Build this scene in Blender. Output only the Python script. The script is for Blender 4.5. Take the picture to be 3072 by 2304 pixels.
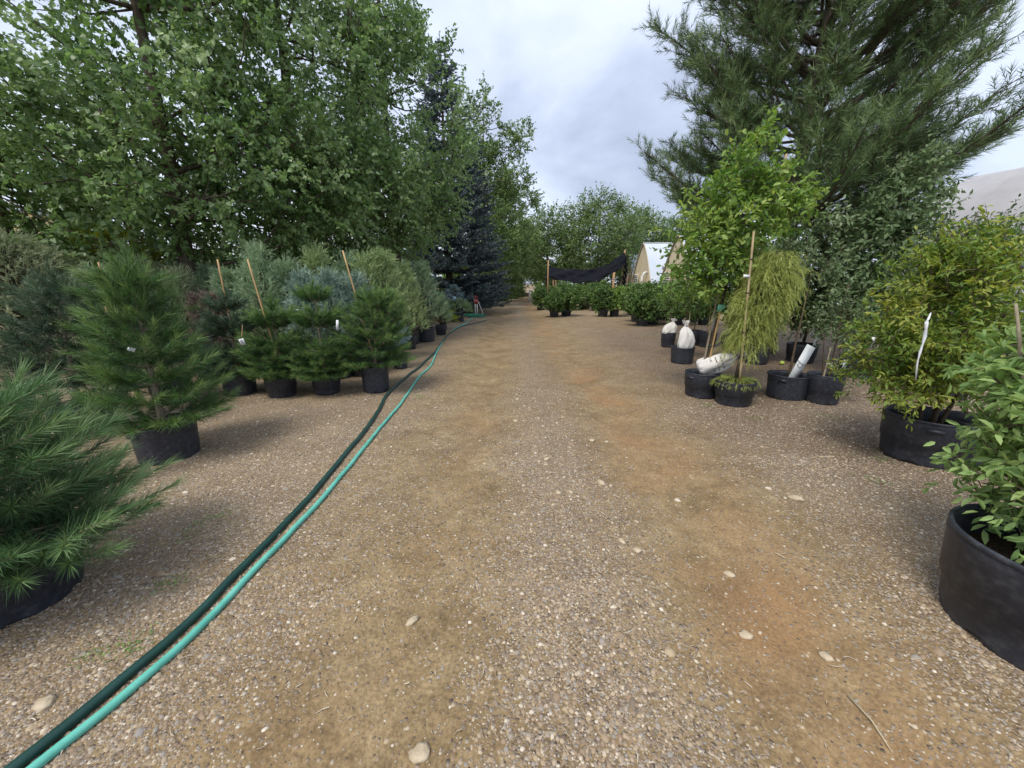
import bpy, math, random
import numpy as np
from mathutils import Vector

for o in list(bpy.data.objects): bpy.data.objects.remove(o)
S = bpy.context.scene
COL = S.collection
rad = math.radians

# ------------------------------------------------------------------ camera
F, CX, CY, H = 1154.0, 1536.0, 1152.0, 1.5      # focal length and centre in photo pixels, eye height
TH = rad(14.6)
cam_d = bpy.data.cameras.new('Camera'); cam = bpy.data.objects.new('Camera', cam_d); COL.objects.link(cam)
cam.location = (0, 0, H); cam.rotation_euler = (rad(90) - TH, 0, 0)
cam_d.sensor_width = 36; cam_d.lens = 36 * F / 3072; cam_d.clip_start = 0.05; cam_d.clip_end = 2000
S.camera = cam
S.render.resolution_x, S.render.resolution_y = 1024, 768
S.cycles.max_bounces = 6; S.cycles.diffuse_bounces = 3; S.cycles.transmission_bounces = 3; S.cycles.glossy_bounces = 2; S.cycles.transparent_max_bounces = 4

# ------------------------------------------------------------------ sky, sun, exposure
SUN_EL, SUN_AZ = rad(57), rad(-146)               # azimuth from +Y towards +X
W = bpy.data.worlds.new('World'); S.world = W; W.use_nodes = True
nt = W.node_tree; nt.nodes.clear()
def wn(t, **k):
    n = nt.nodes.new(t)
    for a, b in k.items(): setattr(n, a, b)
    return n
out = wn('ShaderNodeOutputWorld'); bg = wn('ShaderNodeBackground'); bg.inputs['Strength'].default_value = 0.1
sky = wn('ShaderNodeTexSky', sky_type='NISHITA'); sky.sun_disc = False
sky.sun_elevation = SUN_EL; sky.sun_rotation = SUN_AZ; sky.air_density = 1.2; sky.dust_density = 2.0
tc = wn('ShaderNodeTexCoord'); sep = wn('ShaderNodeSeparateXYZ'); nt.links.new(tc.outputs['Generated'], sep.inputs[0])
zz = wn('ShaderNodeMath', operation='MAXIMUM'); zz.inputs[1].default_value = 0.0; nt.links.new(sep.outputs['Z'], zz.inputs[0])
za = wn('ShaderNodeMath', operation='ADD'); za.inputs[1].default_value = 0.55; nt.links.new(zz.outputs[0], za.inputs[0])
dv = wn('ShaderNodeVectorMath', operation='DIVIDE'); cb = wn('ShaderNodeCombineXYZ')
for i in range(3): nt.links.new(za.outputs[0], cb.inputs[i])
nt.links.new(tc.outputs['Generated'], dv.inputs[0]); nt.links.new(cb.outputs[0], dv.inputs[1])
n1 = wn('ShaderNodeTexNoise'); n1.inputs['Scale'].default_value = 1.9; n1.inputs['Detail'].default_value = 7; n1.inputs['Roughness'].default_value = 0.52; n1.inputs['Distortion'].default_value = 0.35
mpw = wn('ShaderNodeMapping'); mpw.inputs['Location'].default_value = (3.1, 1.7, 0); nt.links.new(dv.outputs[0], mpw.inputs[0])
nt.links.new(mpw.outputs[0], n1.inputs['Vector'])
rp = wn('ShaderNodeValToRGB'); e = rp.color_ramp.elements
e[0].position = 0.33; e[0].color = (0.40, 0.445, 0.58, 1); e[1].position = 0.66; e[1].color = (0.80, 0.87, 1.0, 1)
m = e.new(0.49); m.color = (0.625, 0.69, 0.85, 1)
nt.links.new(n1.outputs['Fac'], rp.inputs[0])
sc = wn('ShaderNodeVectorMath', operation='SCALE'); sc.inputs['Scale'].default_value = 5.85; nt.links.new(rp.outputs[0], sc.inputs[0])
mix = wn('ShaderNodeMixRGB'); mix.inputs[0].default_value = 0.86
nt.links.new(sky.outputs[0], mix.inputs[1]); nt.links.new(sc.outputs[0], mix.inputs[2])
nt.links.new(mix.outputs[0], bg.inputs['Color']); nt.links.new(bg.outputs[0], out.inputs[0])

sun_d = bpy.data.lights.new('Sun', 'SUN'); sun = bpy.data.objects.new('Sun', sun_d); COL.objects.link(sun)
sun_d.energy = 1.5; sun_d.angle = rad(22); sun_d.color = (1.0, 0.94, 0.84)
sd = Vector((math.sin(SUN_AZ) * math.cos(SUN_EL), math.cos(SUN_AZ) * math.cos(SUN_EL), math.sin(SUN_EL)))
sun.rotation_euler = sd.to_track_quat('Z', 'Y').to_euler(); sun.location = (0, 0, 40)

S.view_settings.view_transform = 'Standard'; S.view_settings.look = 'None'
S.view_settings.exposure = 1.2; S.view_settings.gamma = 1.0; S.view_settings.use_curve_mapping = False

# ------------------------------------------------------------------ pixel -> place
cT, sT = math.cos(TH), math.sin(TH)
def ray(px, py):
    dx, dy = px - CX, py - CY
    return dx, F * cT - dy * sT, -(F * sT + dy * cT)
def G(px, py):
    a, b, c = ray(px, py); t = -H / c
    return a * t, b * t
def XY(px, Y, z=0.8):
    return (px - CX) / F * (Y * cT + (H - z) * sT), Y
def AT(px, py, Y):
    a, b, c = ray(px, py); t = Y / b
    return a * t, Y, H + c * t

# ------------------------------------------------------------------ mesh helpers
def build(name, V, T=None, Q=None, mat=None, parent=None, tone=None, smooth=False, attrs=None):
    me = bpy.data.meshes.new(name)
    V = np.asarray(V, np.float32); me.vertices.add(len(V)); me.vertices.foreach_set('co', V.ravel())
    idx = []; st = []; tot = []
    k = 0
    for A, n in ((T, 3), (Q, 4)):
        if A is None or len(A) == 0: continue
        A = np.asarray(A, np.int32); idx.append(A.ravel()); st.append(k + np.arange(len(A)) * n); tot.append(np.full(len(A), n)); k += A.size
    idx = np.concatenate(idx).astype(np.int32); st = np.concatenate(st).astype(np.int32); tot = np.concatenate(tot).astype(np.int32)
    me.loops.add(len(idx)); me.loops.foreach_set('vertex_index', idx)
    me.polygons.add(len(st)); me.polygons.foreach_set('loop_start', st); me.polygons.foreach_set('loop_total', tot)
    if smooth: me.polygons.foreach_set('use_smooth', np.ones(len(st), bool))
    if tone is not None: attrs = dict(attrs or {}, tone=tone)
    for an, av in (attrs or {}).items():
        at = me.attributes.new(an, 'FLOAT', 'POINT'); at.data.foreach_set('value', np.asarray(av, np.float32))
    me.update(calc_edges=True)
    if mat: me.materials.append(mat)
    o = bpy.data.objects.new(name, me); COL.objects.link(o)
    if parent: o.parent = parent
    return o
def inst(name, src, parent=None, loc=(0, 0, 0), scale=(1, 1, 1), rot=(0, 0, 0)):
    o = bpy.data.objects.new(name, src.data if hasattr(src, 'data') else src); COL.objects.link(o)
    o.location = loc; o.scale = scale; o.rotation_euler = rot
    if parent: o.parent = parent
    return o
def thing(name, label, cat, loc=(0, 0, 0), rz=0.0, group=None):
    o = bpy.data.objects.new(name, None); COL.objects.link(o); o.empty_display_size = 0.1
    o.location = loc; o.rotation_euler = (0, 0, rz); o['label'] = label; o['category'] = cat
    if group: o['group'] = group
    return o
def tag(o, label, cat, group=None):
    o['label'] = label; o['category'] = cat
    if group: o['group'] = group
    return o
class MB:
    """collects verts, tris, quads, tone"""
    def __init__(s): s.V = []; s.T = []; s.Q = []; s.t = []; s.n = 0
    def add(s, V, T=None, Q=None, tone=0.5):
        V = np.asarray(V, float).reshape(-1, 3)
        if T is not None and len(T): s.T.append(np.asarray(T, int) + s.n)
        if Q is not None and len(Q): s.Q.append(np.asarray(Q, int) + s.n)
        s.V.append(V); s.t.append(np.broadcast_to(np.asarray(tone, float), (len(V),)))
        s.n += len(V)
    def make(s, name, mat, parent=None, smooth=False):
        return build(name, np.concatenate(s.V), np.concatenate(s.T) if s.T else None, np.concatenate(s.Q) if s.Q else None, mat, parent, np.concatenate(s.t), smooth)
    def box(s, c, d, R=None, tone=0.5):
        x, y, z = [v / 2 for v in d]
        V = np.array([(i * x, j * y, k * z) for i in (-1, 1) for j in (-1, 1) for k in (-1, 1)], float)
        if R is not None: V = V @ np.asarray(R, float).T
        s.add(V + np.asarray(c, float), None, [(0, 1, 3, 2), (4, 6, 7, 5), (0, 4, 5, 1), (2, 3, 7, 6), (0, 2, 6, 4), (1, 5, 7, 3)], tone)
    def tube(s, pts, r, n=6, caps=True, tone=0.5, closed=False):
        P = np.asarray(pts, float); m = len(P); r = np.broadcast_to(np.asarray(r, float), (m,))
        tn = np.gradient(P, axis=0); tn /= np.linalg.norm(tn, axis=1, keepdims=True) + 1e-9
        ref = np.array([0, 0, 1.0]) if abs(tn[:, 2]).mean() < 0.8 else np.array([1.0, 0, 0])
        u = np.cross(tn, ref); u /= np.linalg.norm(u, axis=1, keepdims=True) + 1e-9
        v = np.cross(tn, u)
        a = np.arange(n) * 2 * math.pi / n
        V = P[:, None] + r[:, None, None] * (u[:, None] * np.cos(a)[None, :, None] + v[:, None] * np.sin(a)[None, :, None])
        V = V.reshape(-1, 3)
        i = np.arange(m - 1)[:, None] * n; j = np.arange(n)[None]; j2 = (j + 1) % n
        Q = np.stack([i + j, i + j2, i + n + j2, i + n + j], -1).reshape(-1, 4)
        T = None
        if caps:
            V = np.vstack([V, P[:1], P[-1:]]); b = m * n
            T = [(b, (k + 1) % n, k) for k in range(n)] + [(b + 1, (m - 1) * n + k, (m - 1) * n + (k + 1) % n) for k in range(n)]
        s.add(V, T, Q, tone)
    def lathe(s, prof, n=32, c=(0, 0, 0), tone=0.5, warp=None):
        P = np.asarray(prof, float); m = len(P); a = np.arange(n) * 2 * math.pi / n
        V = np.stack([P[:, 0:1] * np.cos(a), P[:, 0:1] * np.sin(a), np.repeat(P[:, 1:2], n, 1)], -1)
        if warp is not None: V = warp(V, a, P)
        i = np.arange(m - 1)[:, None] * n; j = np.arange(n)[None]; j2 = (j + 1) % n
        Q = np.stack([i + j, i + j2, i + n + j2, i + n + j], -1).reshape(-1, 4)
        s.add(V.reshape(-1, 3) + np.asarray(c, float), None, Q, tone)
def nrm(a): return a / (np.linalg.norm(a, axis=-1, keepdims=True) + 1e-9)
def flat_sticks(mb, P0, P1, r0, r1, rng):
    D = nrm(P1 - P0); u = nrm(np.cross(D, rng.normal(size=P0.shape))); V = np.stack([P0 - u * r0, P0 + u * r0, P1 + u * r1, P1 - u * r1], 1).reshape(-1, 3)
    mb.add(V, None, np.arange(len(V)).reshape(-1, 4))
def sticks(mb, P0, P1, r0, r1, tone=0.5):
    D = nrm(P1 - P0); u = nrm(np.cross(D, np.array([0.31, 0.77, 0.55]))); v = np.cross(D, u); N = len(P0)
    r0 = np.broadcast_to(r0, (N,)); r1 = np.broadcast_to(r1, (N,))
    rings = []
    for P, r in ((P0, r0), (P1, r1)):
        for k in range(3):
            a = k * 2.0944; rings.append(P + r[:, None] * (u * math.cos(a) + v * math.sin(a)))
    V = np.stack(rings, 1).reshape(-1, 3); b = np.arange(N)[:, None] * 6
    Q = np.concatenate([b + np.array([k, (k + 1) % 3, 3 + (k + 1) % 3, 3 + k]) for k in range(3)])
    mb.add(V, None, Q, np.repeat(np.broadcast_to(tone, (N,)), 6))
L2 = (np.array([(0, 0, 0), (.45, .5, .07), (1, 0, -.08), (.45, -.5, .07)]), np.array([(0, 1, 2), (0, 2, 3)]))
L4 = (np.array([(0, 0, 0), (.3, .42, .07), (.68, .4, .02), (1, 0, -.16), (.68, -.4, .02), (.3, -.42, .07)]), np.array([(0, 2, 1), (0, 3, 2), (0, 4, 3), (0, 5, 4)]))
LD = (np.array([(0, 0, 0), (.25, .52, .06), (1, 0, -.1), (.25, -.52, .06)]), np.array([(0, 1, 2), (0, 2, 3)]))  # deltoid
def leaves(mb, P, A, N, L, Wd, tone, shape=L2):
    A = nrm(A); B = nrm(np.cross(N, A)); Nn = np.cross(A, B)
    T0, F0 = shape; n = len(P); k = len(T0)
    L = np.broadcast_to(L, (n,))[:, None, None]; Wd = np.broadcast_to(Wd, (n,))[:, None, None]
    V = P[:, None] + A[:, None] * T0[None, :, 0:1] * L + B[:, None] * T0[None, :, 1:2] * Wd + Nn[:, None] * T0[None, :, 2:3] * L
    Fc = (np.arange(n)[:, None, None] * k + F0[None]).reshape(-1, 3)
    mb.add(V.reshape(-1, 3), Fc, None, np.repeat(np.broadcast_to(tone, (n,)), k))
def needles(mb, P, D, L, n, nl, w, a0, a1, rng, tone, t0=0.0, droop=0.0, grad=0.0):
    Sn = len(P); D = nrm(D); L = np.broadcast_to(L, (Sn,)); tone = np.broadcast_to(tone, (Sn,)); nl = np.broadcast_to(nl, (Sn,))
    t = t0 + (1 - t0) * (np.arange(n)[None] + rng.random((Sn, n))) / n
    az = rng.random((Sn, n)) * 6.283
    u = nrm(np.cross(D, np.array([0.23, 0.51, 0.83]))); v = np.cross(D, u)
    ang = a0 + (a1 - a0) * t + rng.normal(0, .1, (Sn, n))
    d = D[:, None] * np.cos(ang)[..., None] + (u[:, None] * np.cos(az)[..., None] + v[:, None] * np.sin(az)[..., None]) * np.sin(ang)[..., None]
    d[..., 2] -= droop; d = nrm(d)
    b = P[:, None] + D[:, None] * (L[:, None] * t)[..., None]
    tip = b + d * (nl[:, None] * (.75 + .45 * rng.random((Sn, n))))[..., None]
    sd_ = nrm(np.cross(d, rng.normal(size=(Sn, n, 3)))) * w * .5
    V = np.stack([b - sd_, b + sd_, tip], 2).reshape(-1, 3)
    tn = (tone[:, None] + grad * (t - .5) + rng.normal(0, .08, (Sn, n))).clip(0, 1)
    mb.add(V, np.arange(len(V)).reshape(-1, 3), None, np.repeat(tn.ravel(), 3))
def rv(rng, n): return nrm(rng.normal(size=(n, 3)))

# ------------------------------------------------------------------ materials
def newmat(name):
    m = bpy.data.materials.new(name); m.use_nodes = True; n = m.node_tree; n.nodes.clear()
    o = n.nodes.new('ShaderNodeOutputMaterial'); p = n.nodes.new('ShaderNodeBsdfPrincipled'); n.links.new(p.outputs[0], o.inputs[0])
    return m, n, p, o
def ramp(n, stops):
    r = n.nodes.new('ShaderNodeValToRGB'); e = r.color_ramp.elements
    e[0].position, e[0].color = stops[0][0], (*stops[0][1], 1); e[1].position, e[1].color = stops[-1][0], (*stops[-1][1], 1)
    for p, c in stops[1:-1]: q = e.new(p); q.color = (*c, 1)
    return r
LB = 1.5
def leafmat(name, c0, c1, c2, trans=0.3, rough=0.55, spec=0.35):
    c0, c1, c2 = [tuple(LB * v for v in c) for c in (c0, c1, c2)] if trans > 0 else (c0, c1, c2)
    m, n, p, o = newmat(name)
    a = n.nodes.new('ShaderNodeAttribute'); a.attribute_name = 'tone'
    r = ramp(n, [(0.0, c0), (0.5, c1), (1.0, c2)]); n.links.new(a.outputs['Fac'], r.inputs[0])
    n.links.new(r.outputs[0], p.inputs['Base Color']); p.inputs['Roughness'].default_value = rough; p.inputs['Specular IOR Level'].default_value = spec
    if trans > 0:
        t = n.nodes.new('ShaderNodeBsdfTranslucent'); hs = n.nodes.new('ShaderNodeHueSaturation'); hs.inputs['Saturation'].default_value = 1.15; hs.inputs['Value'].default_value = 1.5; hs.inputs['Hue'].default_value = 0.485
        n.links.new(r.outputs[0], hs.inputs['Color']); n.links.new(hs.outputs[0], t.inputs[0])
        mx = n.nodes.new('ShaderNodeMixShader'); mx.inputs[0].default_value = trans
        n.links.new(p.outputs[0], mx.inputs[1]); n.links.new(t.outputs[0], mx.inputs[2]); n.links.new(mx.outputs[0], o.inputs[0])
    return m
def noisy(name, stops, scale=8, detail=6, rough=0.7, bump=0.0, bscale=None, spec=0.4, stretch=(1, 1, 1), coord='Object', metal=0.0):
    m, n, p, o = newmat(name)
    t = n.nodes.new('ShaderNodeTexCoord'); mp = n.nodes.new('ShaderNodeMapping'); mp.inputs['Scale'].default_value = stretch
    n.links.new(t.outputs[coord], mp.inputs[0])
    x = n.nodes.new('ShaderNodeTexNoise'); x.inputs['Scale'].default_value = scale; x.inputs['Detail'].default_value = detail; x.inputs['Roughness'].default_value = .62
    n.links.new(mp.outputs[0], x.inputs['Vector']); r = ramp(n, stops); n.links.new(x.outputs['Fac'], r.inputs[0]); n.links.new(r.outputs[0], p.inputs['Base Color'])
    p.inputs['Roughness'].default_value = rough; p.inputs['Specular IOR Level'].default_value = spec; p.inputs['Metallic'].default_value = metal
    if bump:
        y = n.nodes.new('ShaderNodeTexNoise'); y.inputs['Scale'].default_value = bscale or scale * 3; y.inputs['Detail'].default_value = 5
        n.links.new(mp.outputs[0], y.inputs['Vector']); b = n.nodes.new('ShaderNodeBump'); b.inputs['Strength'].default_value = bump; b.inputs['Distance'].default_value = .02
        n.links.new(y.outputs['Fac'], b.inputs['Height']); n.links.new(b.outputs[0], p.inputs['Normal'])
    return m
M = {}
M['cottonwood'] = leafmat('cottonwood_leaf', (.038, .08, .026), (.118, .19, .07), (.27, .345, .2), .44, .4, .5)
M['poplar'] = leafmat('poplar_leaf', (.05, .09, .025), (.09, .145, .045), (.16, .22, .09), .3)
M['elm'] = leafmat('elm_leaf', (.05, .09, .03), (.085, .135, .045), (.15, .21, .075), .3)
M['bright'] = leafmat('bright_green_leaf', (.055, .115, .024), (.122, .2, .046), (.25, .315, .09), .42)
M['apple'] = leafmat('apple_leaf', (.05, .085, .035), (.095, .145, .065), (.2, .25, .15), .32)
M['yellowgreen'] = leafmat('yellowgreen_leaf', (.055, .11, .02), (.125, .18, .034), (.23, .25, .055), .38)
M['fresh'] = leafmat('fresh_leaf', (.08, .15, .045), (.165, .255, .09), (.27, .355, .14), .4)
M['shrub'] = leafmat('shrub_leaf', (.035, .07, .02), (.06, .11, .03), (.12, .18, .05), .28)
M['shrub_light'] = leafmat('light_shrub_leaf', (.06, .11, .02), (.11, .18, .04), (.19, .26, .07), .32)
M['needle'] = leafmat('pine_needle', (.018, .046, .017), (.052, .108, .032), (.135, .205, .065), .15, .45)
M['needle_dark'] = leafmat('dark_pine_needle', (.016, .034, .02), (.036, .066, .036), (.09, .135, .075), .1, .45)
M['needle_blue'] = leafmat('bluegreen_pine_needle', (.02, .05, .022), (.055, .112, .043), (.17, .25, .105), .15, .42)
M['bigpine'] = leafmat('old_pine_needle', (.03, .056, .022), (.075, .12, .048), (.165, .225, .095), .2, .45)
M['spruce'] = leafmat('spruce_needle', (.02, .031, .033), (.05, .07, .075), (.11, .145, .15), .05, .6)
M['bluespruce'] = leafmat('blue_spruce_needle', (.07, .11, .11), (.15, .22, .23), (.27, .36, .37), .05, .6)
M['juniper'] = leafmat('juniper_spray', (.085, .135, .075), (.17, .24, .14), (.29, .37, .23), .22, .6)
M['juniper_yellow'] = leafmat('yellow_juniper_spray', (.08, .125, .05), (.165, .225, .1), (.29, .36, .18), .2, .6)
M['juniper_blue'] = leafmat('blue_juniper_spray', (.075, .115, .09), (.15, .21, .17), (.27, .345, .29), .1, .6)
M['juniper_grey'] = leafmat('grey_juniper_spray', (.085, .12, .065), (.18, .215, .13), (.3, .335, .21), .22, .6)
M['gold'] = leafmat('gold_shrub', (.1, .13, .02), (.2, .24, .03), (.33, .36, .05), .2, .6)
M['brownbush'] = leafmat('brown_dry_twigs', (.05, .036, .03), (.10, .075, .06), (.2, .155, .12), .05, .8)
M['thread'] = leafmat('thread_cypress', (.1, .13, .035), (.22, .255, .07), (.37, .4, .15), .3, .6)
M['bark'] = noisy('bark', [(.3, (.05, .04, .03)), (.7, (.16, .13, .1))], 14, 8, .9, .8, 30, .2, (1, 1, .25))
M['palebark'] = noisy('pale_bark', [(.3, (.16, .13, .09)), (.7, (.32, .28, .21))], 20, 8, .85, .5, 40, .2, (1, 1, .4))
M['twig'] = noisy('twig_bark', [(.3, (.05, .035, .025)), (.7, (.12, .09, .06))], 30, 4, .85, 0, spec=.2)
M['pot'] = noisy('black_plastic', [(.25, (.014, .017, .025)), (.5, (.026, .03, .042)), (.66, (.05, .055, .066)), (.82, (.13, .125, .12))], 7, 14, .5, .12, 60, .45, (1, 1, 1.6))
M['soil'] = noisy('potting_soil', [(.3, (.02, .014, .009)), (.7, (.07, .048, .03))], 40, 8, .95, 1.0, 60, .2)
M['bamboo'] = noisy('bamboo', [(.3, (.36, .22, .09)), (.7, (.52, .36, .17))], 6, 4, .55, .1, 40, .4, (1, 1, .15))
M['stake'] = noisy('weathered_stake', [(.3, (.34, .25, .14)), (.7, (.5, .4, .26))], 12, 6, .8, .3, 40, .3, (1, 1, .2))
M['tagwhite'] = noisy('white_tag', [(.3, (.62, .65, .68)), (.8, (.8, .82, .84))], 6, 3, .5)
M['board'] = noisy('pale_label_board', [(.3, (.55, .6, .64)), (.8, (.68, .72, .75))], 4, 4, .45)
M['taggreen'] = noisy('green_tag', [(.3, (.07, .3, .2)), (.8, (.13, .42, .3))], 30, 2, .5, stretch=(.4, 1, 3))
M['tagblue'] = noisy('pale_blue_tag', [(.3, (.4, .58, .72)), (.8, (.55, .72, .83))], 10, 2, .5)
M['ink'] = noisy('dark_print', [(.3, (.03, .03, .03)), (.8, (.08, .08, .08))], 10, 2, .8)
M['ribbon'] = noisy('white_ribbon', [(.3, (.55, .57, .62)), (.8, (.78, .8, .84))], 20, 3, .6)
M['tie'] = noisy('dark_green_tie', [(.3, (.01, .05, .04)), (.8, (.02, .09, .07))], 20, 3, .6)
M['bag'] = noisy('white_woven_bag', [(.3, (.6, .58, .55)), (.75, (.78, .77, .75))], 9, 8, .75, .5, 70, .3)
M['hose_teal'] = noisy('teal_hose', [(.3, (.08, .36, .28)), (.62, (.13, .47, .38)), (.85, (.22, .52, .43))], 9, 8, .5, .06, 80, .4)
M['hose_dark'] = noisy('dark_green_hose', [(.3, (.006, .035, .03)), (.62, (.012, .055, .045)), (.9, (.04, .08, .065))], 9, 8, .45, .06, 80, .4)
M['hose_green'] = noisy('green_hose', [(.3, (.03, .2, .13)), (.8, (.06, .3, .2))], 12, 4, .5)
M['pipe'] = noisy('white_pipe', [(.3, (.55, .55, .53)), (.8, (.75, .75, .73))], 8, 4, .5)
M['redpaint'] = noisy('faded_red_paint', [(.3, (.3, .05, .05)), (.8, (.45, .12, .12))], 20, 4, .55)
M['cream'] = noisy('cream_wall', [(.3, (.62, .53, .36)), (.8, (.7, .61, .43))], 1.5, 5, .75)
M['creamtrim'] = noisy('cream_trim', [(.3, (.42, .36, .24)), (.8, (.5, .44, .31))], 3, 4, .7)
M['louvre'] = noisy('grey_louvre', [(.3, (.4, .4, .38)), (.8, (.52, .52, .5))], 4, 4, .5)
M['poly'] = noisy('white_poly_film', [(.3, (.44, .49, .56)), (.8, (.54, .59, .65))], .8, 6, .35, .1, 3, .5)
M['greytarp'] = noisy('grey_tarp', [(.3, (.31, .305, .315)), (.55, (.37, .365, .37)), (.8, (.44, .435, .44))], 1.2, 8, .7, .4, 3)
M['galv'] = noisy('galvanised_metal', [(.3, (.35, .36, .37)), (.8, (.5, .51, .52))], 8, 4, .45, metal=.7)
M['darkvent'] = noisy('dark_vent', [(.3, (.015, .015, .015)), (.8, (.03, .03, .03))], 8, 2, .7)
M['timber'] = noisy('orange_timber', [(.3, (.3, .19, .1)), (.8, (.45, .3, .17))], 10, 6, .8, .3, 30, .3, (1, 1, .2))
M['stone'] = noisy('pale_stone', [(.3, (.34, .27, .18)), (.7, (.52, .44, .32))], 18, 6, .85, .4, 60, .3)
M['apple_fruit'] = noisy('green_apple_skin', [(.3, (.3, .42, .06)), (.8, (.45, .52, .12))], 8, 4, .3)
M['wood_box'] = noisy('weathered_wood', [(.3, (.10, .085, .05)), (.8, (.2, .17, .11))], 6, 6, .85, .3, 30, .3, (1, 1, .3))
M['stucco'] = noisy('yellow_stucco', [(.3, (.55, .42, .2)), (.8, (.62, .5, .27))], 2, 4, .85)
M['greenbin'] = noisy('olive_plastic', [(.3, (.05, .08, .03)), (.8, (.09, .13, .055))], 6, 4, .5)
def shade_cloth():
    m, n, p, o = newmat('black_shade_cloth'); p.inputs['Base Color'].default_value = (.007, .008, .012, 1); p.inputs['Roughness'].default_value = .9; p.inputs['Specular IOR Level'].default_value = .15
    t = n.nodes.new('ShaderNodeBsdfTransparent'); mx = n.nodes.new('ShaderNodeMixShader'); mx.inputs[0].default_value = .06
    n.links.new(p.outputs[0], mx.inputs[1]); n.links.new(t.outputs[0], mx.inputs[2]); n.links.new(mx.outputs[0], o.inputs[0]); return m
M['cloth'] = shade_cloth()

# ------------------------------------------------------------------ ground: relief and cover, shared by the sheet and the pebbles
def hashn(x, y, f, ph):
    return (np.sin(x * f + ph + 1.7 * np.sin(y * f * .71 + ph * 2)) * np.cos(y * f * .93 - ph + 1.3 * np.sin(x * f * .57 - ph)))
def track(x, y):
    xo = x - .08 * np.sin(y * .35)
    l = np.exp(-((xo + .45) / .30) ** 2); r = np.exp(-((xo - 1.17) / .36) ** 2)
    return l, r
def gz(x, y):
    l, r = track(x, y)
    z = -.034 * l - .03 * r + .014 * np.exp(-((x - .3) / .4) ** 2) + .010 * hashn(x, y, 1.9, .4) + .006 * hashn(x, y, 4.7, 2.1) + .003 * hashn(x, y, 11., 5.)
    return z * np.exp(-(np.maximum(np.abs(x) - 9, 0) / 4) ** 2)
def dens(x, y):
    l, r = track(x, y)
    side = 1 / (1 + np.exp((x + 1.15 + .12 * hashn(x, y, 2.3, 1.)) / .16))           # left gravel strip
    mid = .75 * np.exp(-((x - .35) / .42) ** 2)
    rgt = .55 / (1 + np.exp(-(x - 1.95 + .2 * hashn(x, y, 1.7, 3.)) / .2))
    d = .30 + side * .75 + mid + rgt - .33 * l - .42 * r + .22 * hashn(x, y, 2.6, 7.) + .12 * hashn(x, y, 6.3, 4.)
    far = 1 / (1 + np.exp((y - 6.) / 1.5)); d = d * (.55 + .45 * far)
    return np.clip(d, .09, 1)
def orange(x, y):
    l, r = track(x, y)
    return np.clip((.85 * r + .15 * l + .12) * (.4 + .6 * hashn(x, y, 2.3, 9.) + .5 * hashn(x, y, 5.7, 2.)), 0, 1)
def bark_area(x, y):
    a = 1 / (1 + np.exp(-(x - 2.15 - .03 * y + .25 * hashn(x, y, 1.5, 6.)) / .22)); b = 1 / (1 + np.exp(-(y - 1.9 + .5 * hashn(x, y, 1.1, 2.)) / .35))
    return a * b * np.exp(-(np.maximum(y - 9, 0) / 5) ** 2)
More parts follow.
